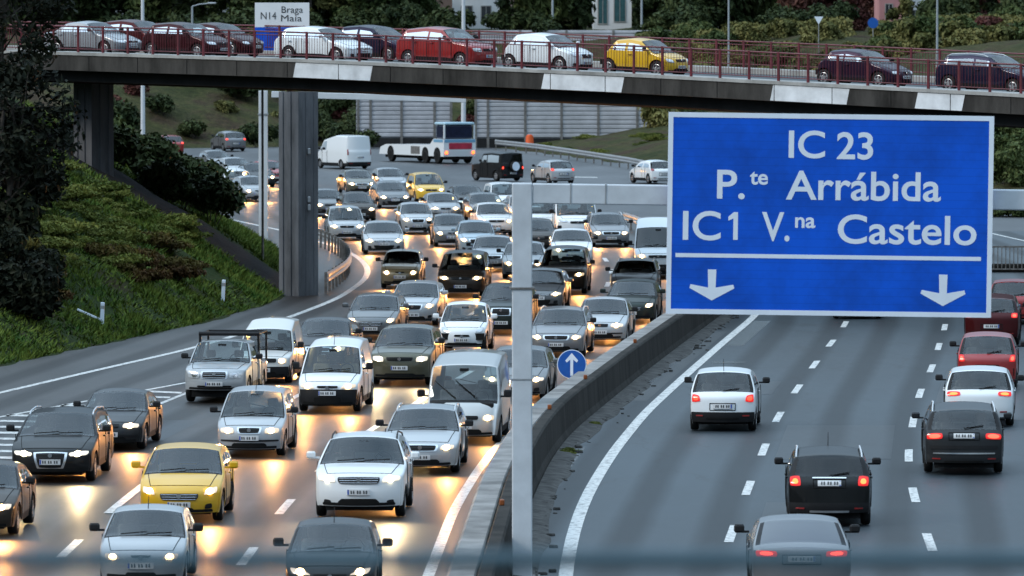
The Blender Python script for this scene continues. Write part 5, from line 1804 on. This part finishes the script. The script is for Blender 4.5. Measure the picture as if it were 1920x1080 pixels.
# ------------------------------------------------------------------ kinds of vehicle
K = {}
K['hatch_old'] = Proto('hatch', L=3.8, W=1.61, H=1.42, intake=[(-.40, .25), (.40, .25), (.36, .32), (-.36, .32)], grille=[(-.22, .60), (.22, .60), (.26, .64), (-.26, .64)], lights=[(.50, .545), (.88, .56), (.90, .69), (.60, .66)], seats='seat', plate_z=.44, antenna='front')
K['hatch_lion'] = Proto('hatch', L=3.85, W=1.65, H=1.43, grille=[(-.36, .52), (.36, .52), (.42, .60), (-.42, .60)], lights=[(.42, .57), (.86, .60), (.93, .73), (.62, .66)], strip=True, antenna='front')
K['hatch'] = Proto('hatch')
K['hatch_bar'] = Proto('hatch', L=4.02, W=1.74, H=1.48, grille=[(-.46, .46), (.46, .46), (.52, .60), (-.52, .60)], chrome_bar=True, mirror='body', fogs=True, lights=[(.62, .56), (.95, .62), (.93, .77), (.68, .68)], intake=[(-.40, .25), (.40, .25), (.36, .31), (-.36, .31)], plate_z=.37)
K['hatch_round'] = Proto('hatch', L=3.94, W=1.73, H=1.52, rear_low=.46, mirror='black', rplate_z=.62, antenna='rear', core=.7, tails=[(.70, .74), (.97, .72), (.95, .95), (.74, .90)], roofrails=False)
K['hatch_golf'] = Proto('hatch', L=4.26, W=1.80, H=1.47, mirror='black', tails=[(.56, .80), (.96, .78), (.95, .92), (.56, .90)], rplate_z=.45)
K['hatch_tall'] = Proto('hatch', L=3.9, W=1.70, H=1.54, tails=[(.76, .78), (.97, .78), (.96, 1.0), (.80, .98)], mirror='black')
K['hatch_b'] = Proto('hatch', L=3.75, W=1.66, H=1.52, nose=(.14, .53), cowl=(.86, .66), hdr=(1.6, .955), frame=True, grille=[(-.34, .58), (.34, .58), (.40, .74), (-.40, .74)], lights=[(.50, .64), (.92, .68), (.92, .82), (.62, .76)], fogs=True, mirror='body', cf=.28)
K['hatch_c'] = Proto('hatch', L=4.3, W=1.80, H=1.45, nose=(.22, .49), cowl=(1.1, .65), hdr=(1.9, .955), chrome_bar=True, grille=[(-.50, .56), (.50, .56), (.52, .63), (-.52, .63)], lights=[(.54, .56), (.95, .60), (.96, .71), (.56, .66)], fogs=True, mirror='body', intake=[(-.46, .25), (.46, .25), (.58, .42), (-.58, .42)], plate_z=.47, tumble=.23)
K['sedan'] = Proto('sedan', frame=True, antenna=None)
K['sedan_old'] = Proto('sedan', L=4.45, W=1.70, H=1.41, strip=True, bumper='body', grille=[(-.34, .57), (.34, .57), (.34, .66), (-.34, .66)], lights=[(.44, .56), (.92, .58), (.92, .69), (.44, .68)])
K['estate_hex'] = Proto('estate', L=4.94, W=1.90, H=1.49, frame=True, grille=[(-.30, .33), (.30, .33), (.40, .66), (-.40, .66)], lights=[(.50, .58), (.92, .62), (.96, .74), (.46, .67)], roofrails=True, intake=[(-.88, .26), (.88, .26), (.84, .32), (-.84, .32)], plate_z=.46, zb=.24)
K['estate'] = Proto('estate', L=4.57, W=1.75, H=1.48, frame=True, roofrails=True, grille=[(-.42, .56), (.42, .56), (.46, .68), (-.46, .68)], lights=[(.56, .57), (.93, .60), (.94, .72), (.58, .68)], mirror='black')
K['suv_wide'] = Proto('suv', W=1.92, H=1.63, zb=.26, frame=False, fogs=True, mirror='body', chrome_bar=True, grille=[(-.48, .72), (.48, .72), (.52, .86), (-.52, .86)], lights=[(.55, .74), (.97, .80), (.97, .92), (.58, .87)], intake=[(-.55, .28), (.55, .28), (.44, .42), (-.44, .42)], plate_z=.55, roofrails='black', tumble=.24)
K['suv'] = Proto('suv', W=1.78, H=1.60, zb=.24, grille=[(-.44, .70), (.44, .70), (.48, .80), (-.48, .80)], lights=[(.56, .66), (.95, .70), (.96, .85), (.58, .82)], bumper='body', plate_z=.5)
K['suv_square'] = Proto('suv', L=4.27, W=1.80, H=1.60, zb=.26, antenna='front', tails=[(.70, .86), (.97, .86), (.97, 1.08), (.72, 1.08)], rear_low=.52, rplate_z=.92, mirror='black', tinted=True, roofrails=True, core=.55, rear_trim=[(1.02, 1.045, .42, 'chrome'), (.30, .345, .5, 'galv')])
K['suv_lux'] = Proto('suv', L=4.66, W=1.89, H=1.64, zb=.26, tails=[(.56, .86), (.98, .84), (.97, 1.0), (.56, 1.0)], rplate_z=.93, mirror='body', roofrails=True, core=.75, rear_trim=[(.50, .535, .82, 'chrome'), (.62, .70, .9, 'black')])
K['mpv'] = Proto('mpv')
K['mpv_matrix'] = Proto('mpv', L=4.02, W=1.68, H=1.62, nose=(.16, .475), frame=True, grille=[(-.30, .60), (.30, .60), (.34, .72), (-.34, .72)], lights=[(.48, .58), (.92, .60), (.92, .74), (.50, .73)], strip=True, antenna='front', plate_z=.47)
K['mpv_dark'] = Proto('mpv', L=4.5, W=1.80, H=1.72, tinted=False, frame=False)
K['van'] = Proto('van', side='panel', seats='seat_tan', bumper='black', bumper_z=.58, rearglass=True, antenna='front', lights=[(.42, .62), (.93, .65), (.95, .76), (.60, .73)], grille=[(-.36, .64), (.36, .64), (.36, .69), (-.36, .69)], plate_z=.50, intake=[(-.5, .27), (.5, .27), (.46, .40), (-.46, .40)])
K['van_old'] = Proto('van', L=4.0, W=1.63, H=1.80, nose=(.10, .44), cowl=(.95, .52), hdr=(1.35, .86), side='panel', bumper='black', bumper_z=.5, lights=[(.62, .60), (.92, .60), (.92, .75), (.62, .75)], grille=[(-.55, .62), (.55, .62), (.55, .74), (-.55, .74)])
K['minibus'] = Proto('minibus', lights=[(.56, .56), (.90, .57), (.90, .70), (.60, .70)], grille=[(-.46, .58), (.46, .58), (.46, .68), (-.46, .68)], side='panel', bumper='body', tumble=.14, plate_z=.42, glassw=.94, strip=False)
K['bigvan'] = Proto('bigvan', side='panel', tumble=.12, bumper='black', bumper_z=.55, rearglass=False, tails=[(.90, .95), (.985, .95), (.985, 1.35), (.90, 1.35)], rplate_z=.8)
K['campervan'] = Proto('bigvan', W=1.95, H=2.25, cowl=(.7, .50), tumble=.10, bumper='body', grille=[(-.40, .74), (.40, .74), (.40, .84), (-.40, .84)])
K['pickup'] = Proto('pickup', rack=True, chrome_bar=True, frame=True, bumper='body', grille=[(-.40, .68), (.40, .68), (.40, .87), (-.40, .87)], lights=[(.50, .69), (.92, .70), (.92, .88), (.50, .87)], mirror='black', wr=.35, zb=.36, plate_z=.53, intake=[(-.6, .44), (.6, .44), (.6, .49), (-.6, .49)])
K['smart'] = Proto('smart', mirror='body', grille=[(-.36, .50), (.36, .50), (.32, .56), (-.32, .56)], lights=[(.56, .62), (.88, .64), (.92, .82), (.70, .80)], plate_z=.39, intake=[(-.72, .25), (.72, .25), (.66, .31), (-.66, .31)])
K['coupe'] = Proto('coupe', tails=[(.50, .80), (.95, .80), (.96, .92), (.52, .90)], rplate_z=.76, mirror='black', tinted='glass_pale')
K['jeep'] = Proto('jeep', tumble=.08, bumper='black', tails=[(.84, .74), (.97, .74), (.97, .92), (.84, .92)], rplate_z=.5, tinted=True, side='car', cf=.08, cr=.04)
K['boxy_front'] = Proto('suv', L=4.4, W=1.76, H=1.66, frame=True, grille=[(-.36, .66), (.36, .66), (.36, .88), (-.36, .88)], lights=[(.50, .72), (.86, .72), (.86, .88), (.50, .88)], cf=.12)
K['city'] = Proto('hatch', L=3.44, W=1.62, H=1.47, cowl=(.78, .64), hdr=(1.5, .955), fo=.68, wb=2.34, nose=(.15, .51), lights=[(.54, .56), (.93, .60), (.93, .76), (.68, .70)])
K['taxi'] = Proto('mpv', L=4.3, W=1.76, H=1.68)

WHITE, OFFW = (.70, .72, .73), (.56, .56, .54)
SILVER, LSILV, DSILV = (.28, .295, .31), (.38, .395, .41), (.16, .165, .175)
GREY, DGREY, BLACK = (.11, .115, .12), (.045, .048, .052), (.010, .011, .012)
BROWN, GOLD, OLIVE = (.055, .04, .03), (.20, .165, .10), (.085, .08, .05)
YEL, RED, DRED, MAROON = (.62, .35, .008), (.26, .010, .010), (.085, .006, .008), (.055, .010, .014)
PURPLE, NAVY, BLUEG, GREENG = (.035, .015, .04), (.020, .018, .05), (.28, .36, .42), (.035, .05, .045)
AMBER_YEL = (.66, .40, .03)

TAN = [(100, .0), (120, .03), (140, .05), (160, .085), (185, .10), (215, .10), (235, .06), (255, .0), (275, -.07), (300, -.12), (330, -.17), (400, -.2)]
def tangent(z): return interp(z, TAN)

def vehicle(kind, px, py, c, mode, label, cat='car', name=None, rot=None, group=None, scale=1.0, z=0.0, tails='tail_off'):
    """mode: lit / xenon / off for a vehicle that faces us, away for one that drives off. (px, py): where its near axle stands."""
    pr = K[kind]
    p = at(px, py, z)
    k = tangent(p.y)
    if mode == 'away':
        rz = math.pi - math.atan(k) if rot is None else rot
        fwd = Vector((math.sin(rz), -math.cos(rz), 0))
        loc = p + fwd * pr.wb * scale
    else:
        rz = -math.atan(k) if rot is None else rot
        loc = p
    metal = .0 if c in (WHITE, OFFW, YEL, RED, AMBER_YEL, BLACK) else .35
    lampm = {'lit': M['lamp_lit'], 'xenon': M['lamp_white']}.get(mode, M['lamp_off'])
    mats = {'paint': paint(c, metal), 'lamp_f': lampm, 'bulb': {'lit': M['bulb_lit'], 'xenon': M['bulb_white']}.get(mode, M['bulb_off']), 'lamp_r': M[tails], 'lens_r': M['tail_off'] if tails == 'tail_off' else M['lens_lit']}
    loc.z = z + .016
    nm = name or {'van': 'van', 'minibus': 'minibus', 'pickup truck': 'pickup_truck', 'off-road car': 'off_road_car', 'taxi': 'taxi'}.get(cat, 'car')
    rt = pr.place(nm, loc, rz, mats, label, cat, group, scale, {'lit': 'warm', 'xenon': 'white'}.get(mode))
    rt.scale = (scale * vr.uniform(.98, 1.02), scale * vr.uniform(.96, 1.04), scale * vr.uniform(.965, 1.035))
    return rt
vr = random.Random(77)

# incoming traffic: (kind, px, py of the front axle, colour, lamps, label[, category])
IN = [
 ('hatch_old', 270, 1100, LSILV, 'lit', 'silver grey old hatchback with round headlights, nearest the yellow car and cut by the handrail'),
 ('hatch_lion', 622, 1134, DGREY, 'lit', 'dark charcoal hatchback in front of the white off-roader, cut by the handrail'),
 ('sedan', -44, 1003, BROWN, 'lit', 'dark brown car cut off by the picture edge beside the black estate'),
 ('estate_hex', 103, 902, BLACK, 'xenon', 'black estate with a large six sided grille beside the hatched road marking'),
 ('sedan_old', 212, 842, DGREY, 'lit', 'dark grey saloon partly hidden behind the black estate with the six sided grille'),
 ('hatch_bar', 342, 977, YEL, 'lit', 'bright yellow hatchback with a chrome bar across its grille'),
 ('mpv_matrix', 473, 855, LSILV, 'lit', 'silver tall hatchback with framed oval grille behind the yellow hatchback'),
 ('pickup', 409, 754, LSILV, 'off', 'silver pickup truck with a black load rack over its cab, lights off', 'pickup truck'),
 ('van_old', 498, 718, OFFW, 'lit', 'boxy cream white van half hidden behind the pickup truck', 'van'),
 ('sedan', 603, 692, DGREY, 'lit', 'dark grey saloon hidden behind the roof of the white panel van'),
 ('van', 620, 772, WHITE, 'lit', 'white panel van with black bumper in the middle lane', 'van'),
 ('suv', 755, 722, OLIVE, 'xenon', 'dull olive gold car with bright headlights beside the white panel van'),
 ('hatch_bar', 700, 636, GREY, 'lit', 'dark grey hatchback with a chrome barred grille ahead of the olive gold car'),
 ('hatch_b', 778, 611, LSILV, 'lit', 'pale silver car tucked behind the dark grey barred hatchback'),
 ('smart', 869, 661, WHITE, 'off', 'tiny white two seat car with its lights off', 'car'),
 ('boxy_front', 944, 626, GREENG, 'lit', 'dark boxy car with upright grille partly behind the gantry post'),
 ('minibus', 871, 830, (.44, .44, .43), 'lit', 'white forward control minibus with two long wipers on its big windscreen', 'minibus'),
 ('estate', 792, 886, LSILV, 'lit', 'silver estate with roof rails and black framed grille, in front of the minibus'),
 ('suv_wide', 677, 969, WHITE, 'xenon', 'white off-roader with slim wide grille and black lower bumper', 'off-road car'),
 ('hatch_c', 968, 751, GREY, 'lit', 'grey hatchback half hidden by the gantry post near the round arrow sign'),
 ('estate', 1047, 669, DSILV, 'lit', 'dull grey brown estate just behind the round arrow sign'),
 ('sedan_old', 1128, 646, LSILV, 'lit', 'light silver old saloon beside the dark hatchback next to the median'),
 ('hatch_bar', 1184, 606, GREENG, 'lit', 'dark green hatchback next to the median under the blue sign edge'),
 ('estate', 1189, 561, DGREY, 'lit', 'dark grey estate directly behind the dark green hatchback'),
 ('bigvan', 1234, 522, WHITE, 'lit', 'white van partly hidden by the edge of the blue sign', 'van'),
 ('mpv_dark', 1057, 551, BROWN, 'lit', 'dark brown people carrier between the gantry post and the dark grey estate'),
 ('hatch_c', 1012, 583, GREY, 'lit', 'small grey car with glaring headlight just beside the gantry post'),
 ('mpv_dark', 866, 556, BROWN, 'lit', 'dark brown people carrier with reddish windscreen in the centre of the queue'),
 ('hatch_old', 752, 541, GOLD, 'lit', 'gold hatchback following the pale silver car, close to the guard rail'),
 ('sedan', 924, 509, LSILV, 'lit', 'light silver saloon behind the dark brown people carrier'),
 ('hatch_c', 719, 477, LSILV, 'lit', 'silver hatchback behind the gold one beside the guard rail bend'),
 ('mpv', 649, 451, LSILV, 'lit', 'silver tall hatchback nearest the bridge pier'),
 ('hatch_b', 781, 439, LSILV, 'lit', 'pale grey hatchback with wide pale bonnet in the far queue'),
 ('hatch_old', 845, 463, GREY, 'lit', 'grey car with dim lights behind the blue grey car'),
 ('hatch_b', 893, 480, BLUEG, 'lit', 'blue grey car half hidden behind the light silver saloon'),
 ('suv', 928, 443, WHITE, 'lit', 'white off-roader with dark grille next to the gantry post', 'off-road car'),
 ('sedan_old', 832, 413, SILVER, 'lit', 'mid silver saloon with bright round headlights in the far queue'),
 ('sedan', 880, 399, DGREY, 'off', 'dark grey saloon without lights in the far queue'),
 ('taxi', 805, 379, AMBER_YEL, 'lit', 'yellow tall car far back in the queue'),
 ('hatch_c', 737, 391, GREY, 'lit', 'dark car with two white headlights beside the distant yellow tall car'),
 ('sedan', 675, 364, OLIVE, 'lit', 'dark olive saloon at the back of the queue below the white van'),
 ('sedan_old', 615, 406, GREY, 'lit', 'grey saloon half hidden by the bridge pier'),
 ('hatch', 673, 417, BROWN, 'lit', 'brown car squeezed between the pier side saloon and the dark car'),
 ('mpv', 950, 400, WHITE, 'lit', 'white car peeping out behind the gantry post in the far queue'),
 ('campervan', 1012, 446, WHITE, 'lit', 'white van seen just beside the gantry post under the crossbeam', 'van'),
 ('campervan', 1080, 449, WHITE, 'off', 'tall white van with a dark slot grille under the crossbeam', 'van'),
 ('sedan', 1072, 496, WHITE, 'lit', 'white saloon in front of the tall white van'),
 ('estate', 1143, 463, DSILV, 'lit', 'grey estate beside the tall white van at the lane edge'),
 ('hatch', 1008, 474, BROWN, 'lit', 'brown car with glaring lights peeking out beside the gantry post'),
 ('hatch', 735, 362, SILVER, 'off', 'silver car at the very back of the queue with its lights off'),
 ('hatch_c', 914, 417, GREY, 'lit', 'grey car tucked between the far dark saloon and the white off-roader'),
 ('sedan', 982, 523, SILVER, 'lit', 'silver saloon mostly hidden by the gantry post behind the light silver saloon'),
 ('hatch_b', 985, 424, LSILV, 'lit', 'pale car mostly hidden by the top of the gantry post'),
 ('hatch', 412, 324, DSILV, 'lit', 'grey car with glaring lights on the side ramp behind the bushes'),
 ('van', 450, 374, WHITE, 'lit', 'white van on the side ramp beside the white gantry post', 'van'),
 ('hatch_old', 478, 378, SILVER, 'lit', 'silver hatchback right behind the white gantry post on the side ramp'),
 ('hatch', 392, 366, GOLD, 'lit', 'car with glaring lights almost hidden by the bank bushes'),
 ('hatch', 447, 338, LSILV, 'lit', 'silver car with lit lamps on the side ramp just above the white van'),
 ('sedan', 488, 352, DGREY, 'lit', 'dark saloon with lit lamps on the side ramp beside the red hatchback'),
 ('hatch', 513, 345, RED, 'lit', 'red hatchback between the white gantry post and the bridge pier'),
]
for t in IN:
    kind, px, py, c, mode, label = t[:6]
    vehicle(kind, px, py, c, mode, label, t[6] if len(t) > 6 else 'car', group='vehicles queueing toward the viewer',
            rot=(R(16) if px < 530 and py < 380 else None))

OUT = [
 ('coupe', 1500, 1122, DSILV, 'tail_bright', 'grey blue sloping coupe with red tail lights, cut by the handrail', 'car'),
 ('suv_square', 1554, 984, BLACK, 'tail_amber', 'black crossover with square orange tail lights and a roof antenna', 'car'),
 ('hatch_round', 1357, 807, WHITE, 'tail_lit', 'white rounded hatchback with black lower bumper alone in its lane', 'car'),
 ('suv_lux', 1806, 887, DGREY, 'tail_bright', 'dark grey off-roader with wide tail lights and bright bumper trim', 'off-road car'),
 ('hatch_golf', 1836, 799, WHITE, 'tail_amber', 'white hatchback with slim orange tail lights ahead of the dark grey off-roader', 'car'),
 ('hatch_tall', 1851, 731, RED, 'tail_bright', 'red hatchback between the white hatchback and the dark red car', 'car'),
 ('suv', 1860, 647, DRED, 'tail_bright', 'dark red car with a white number plate beyond the sign corner', 'car'),
 ('hatch', 1607, 598, BLACK, 'tail_lit', 'black car hidden behind the lower edge of the big blue sign', 'car'),
 ('hatch', 1900, 608, RED, 'tail_bright', 'red car farthest up the outgoing lanes beyond the dark red car', 'car'),
 ('hatch', 1050, 345, LSILV, 'tail_lit', 'pale pinkish car driving off above the gantry crossbeam', 'car'),
 ('hatch', 1238, 345, WHITE, 'tail_off', 'white car almost hidden by the upper corner of the blue sign', 'car'),
]
for kind, px, py, c, tl, label, cat in OUT:
    vehicle(kind, px, py, c, 'away', label, cat, tails=tl, group='vehicles driving away', rot=(math.pi + R(22) if py < 400 else None))
vehicle('jeep', 950, 340, BLACK, 'away', 'black boxy off-roader with a white spare wheel cover on its back', 'off-road car', tails='tail_bright', rot=math.pi + R(32))
vehicle('bigvan', 662, 317, WHITE, 'away', 'white panel van driving off beneath the shorter noise wall', 'van', tails='tail_off', rot=math.pi + R(28))
vehicle('suv', 437, 284, DSILV, 'away', 'grey off-roader with red tail lights leaving along the ramp below the slope', 'off-road car', tails='tail_bright', rot=math.pi + R(20))
vehicle('hatch', 322, 290, RED, 'away', 'reddish car with glowing tail lights half hidden behind the bank bushes', 'car', tails='tail_bright', rot=math.pi + R(15))

# the white open bus with its tall rear end
def open_bus():
    p = at(858, 307); rz = math.pi + R(27)
    root = empty('open_bus', (p.x, p.y, .016), rz); tag(root, 'white low open bus with tall dark glazed rear end and red panel beyond the queue', 'bus')
    w = 1.25
    prof = [(.3, .5), (.36, .9), (.34, 1.72), (-1.3, 1.74), (-1.9, 1.3), (-9.0, 1.22), (-9.9, 1.0), (-10.1, .5)]
    mb = MB(); n = len(prof)
    vs = [(-w, y, z) for y, z in prof] + [(w, y, z) for y, z in prof]
    mb.add(vs, [tuple(range(n)), tuple(range(2 * n - 1, n - 1, -1))] + [(i, n + i, n + (i + 1) % n, (i + 1) % n) for i in range(n)])
    body = mb.build('body', M['car_white'], root)
    mb = MB(); mb.box((-1.1, -1.2, 1.743), (1.1, .26, 2.72), bev=.1); mb.build('rear_window', M['window_navy'], root)
    mb = MB(); mb.box((-1.18, -1.35, 2.723), (1.18, .34, 2.9), bev=.06); mb.build('roof', M['bus_blue'], root)
    for s in (-1, 1):
        mb = MB(); mb.box((s * 1.17 - .06, .2, 1.743), (s * 1.17 + .06, .32, 2.722), bev=.02); mb.build('roof_pillar', M['car_white'], root)
    mb = MB(); mb.box((-.95, .35, 1.02), (.85, .385, 1.45)); mb.build('red_panel', M['bus_red'], body)
    mb = MB(); mb.box((-1.2, .343, 1.5), (1.2, .372, 1.70)); mb.build('blue_stripe', M['lorry_blue'], body)
    for s in (-1, 1):
        mb = MB(); mb.box((s * 1.262 - .01, -4.9, .62), (s * 1.262 + .01, -3.5, 1.16)); mb.build('door', M['galv_dark'], body)
        mb = MB(); mb.box((s * 1.262 - .01, -1.25, 1.5), (s * 1.262 + .01, .2, 1.70)); mb.build('blue_stripe', M['lorry_blue'], body)
        mb = MB(); mb.box((s * 1.05 - .1, .36, .68), (s * 1.05 + .1, .395, .88), bev=.01); mb.build('tail_light', M['tail_amber'], root)
    mb = MB(); mb.box((-.95, -9.7, .28), (.95, .2, .498)); mb.build('chassis', M['underbody'], root)
    for y in (-8.2, -2.6, -.7):
        for s in (-1, 1):
            wv = bpy.data.objects.new('wheel', Proto._shared['tyre0.31']); wv.scale = (1.5, 1.5, 1.5); wv.location = (s * 1.13, y, .46); link(wv, root)
            mb = MB(); mb.tube((s * 1.262, y, .62), (s * 1.275, y, .62), .52, n=20); mb.build('wheel_arch', M['underbody'], body)
M['window_navy'] = plain('navy_window', (.012, .016, .04), .15, var=.3)
M['bus_blue'] = plain('pale_blue_roof', (.35, .5, .58), .5)
M['bus_red'] = plain('red_panel_paint', (.42, .02, .05), .4, var=.3, scale=2)
M['car_white'] = paint(WHITE, 0.0)
M['lorry_blue'] = paint((.16, .34, .5), 0.0)
open_bus()

# cars queueing on the bridge
BR = [
 ('sedan', 175, 3.9, SILVER, 'silver saloon on the bridge half hidden by the dark tree'),
 ('hatch', 352, 3.9, MAROON, 'black maroon hatchback on the bridge next to the silver saloon'),
 ('hatch_c', 607, 3.9, WHITE, 'white hatchback with dark lower sills on the bridge in front of the blue white sign'),
 ('suv', 838, 3.9, RED, 'red crossover with pale roof edge in the middle of the bridge'),
 ('hatch_b', 1030, 3.9, WHITE, 'small white hatchback on the bridge between the red and yellow cars'),
 ('city', 1212, 3.9, YEL, 'small yellow hatchback on the bridge'),
 ('hatch_old', 1622, 3.9, PURPLE, 'dark purple hatchback on the bridge above the big blue sign'),
 ('estate', 1862, 3.9, NAVY, 'dark blue purple estate at the end of the bridge queue'),
 ('hatch', 262, 8.2, DRED, 'dark red hatchback in the far bridge lane, behind the black maroon one'),
 ('hatch_old', 418, 8.2, MAROON, 'maroon hatchback in the far bridge lane beside the direction sign'),
 ('hatch', 708, 8.2, NAVY, 'dark navy car in the far bridge lane between the white and red ones'),
 ('hatch', 838, 9.0, DGREY, 'dark car in the far bridge lane showing only its roof behind the red one'),
]
for kind, px, n, c, label in BR:
    pr = K[kind]; lo, hi = -45.0, 40.0
    for _ in range(50):
        m = (lo + hi) / 2; q = bp(m, n, -.165)
        if q.x / q.y * FPX + 960 < px: lo = m
        else: hi = m
    q = bp(m, n, -.165)
    sl = (bh(m - 2) - bh(m + 2)) / (4 / .788)
    rz = math.atan2(BU.x, -BU.y)
    s = .95
    fwd = BU
    loc = q + fwd * (pr.L / 2 - pr.fo) * s
    loc.z = bh(loc.x - BN.x * n) - .165
    metal = .0 if c in (WHITE, YEL, RED) else .35
    rt = pr.place('car', loc, rz, {'paint': paint(c, metal), 'lamp_f': M['lamp_off'], 'bulb': M['bulb_off'], 'lamp_r': M['tail_off'], 'lens_r': M['tail_off']}, label, 'car', 'cars queueing on the bridge', s)
    rt.rotation_euler = (math.atan(sl), 0, rz)
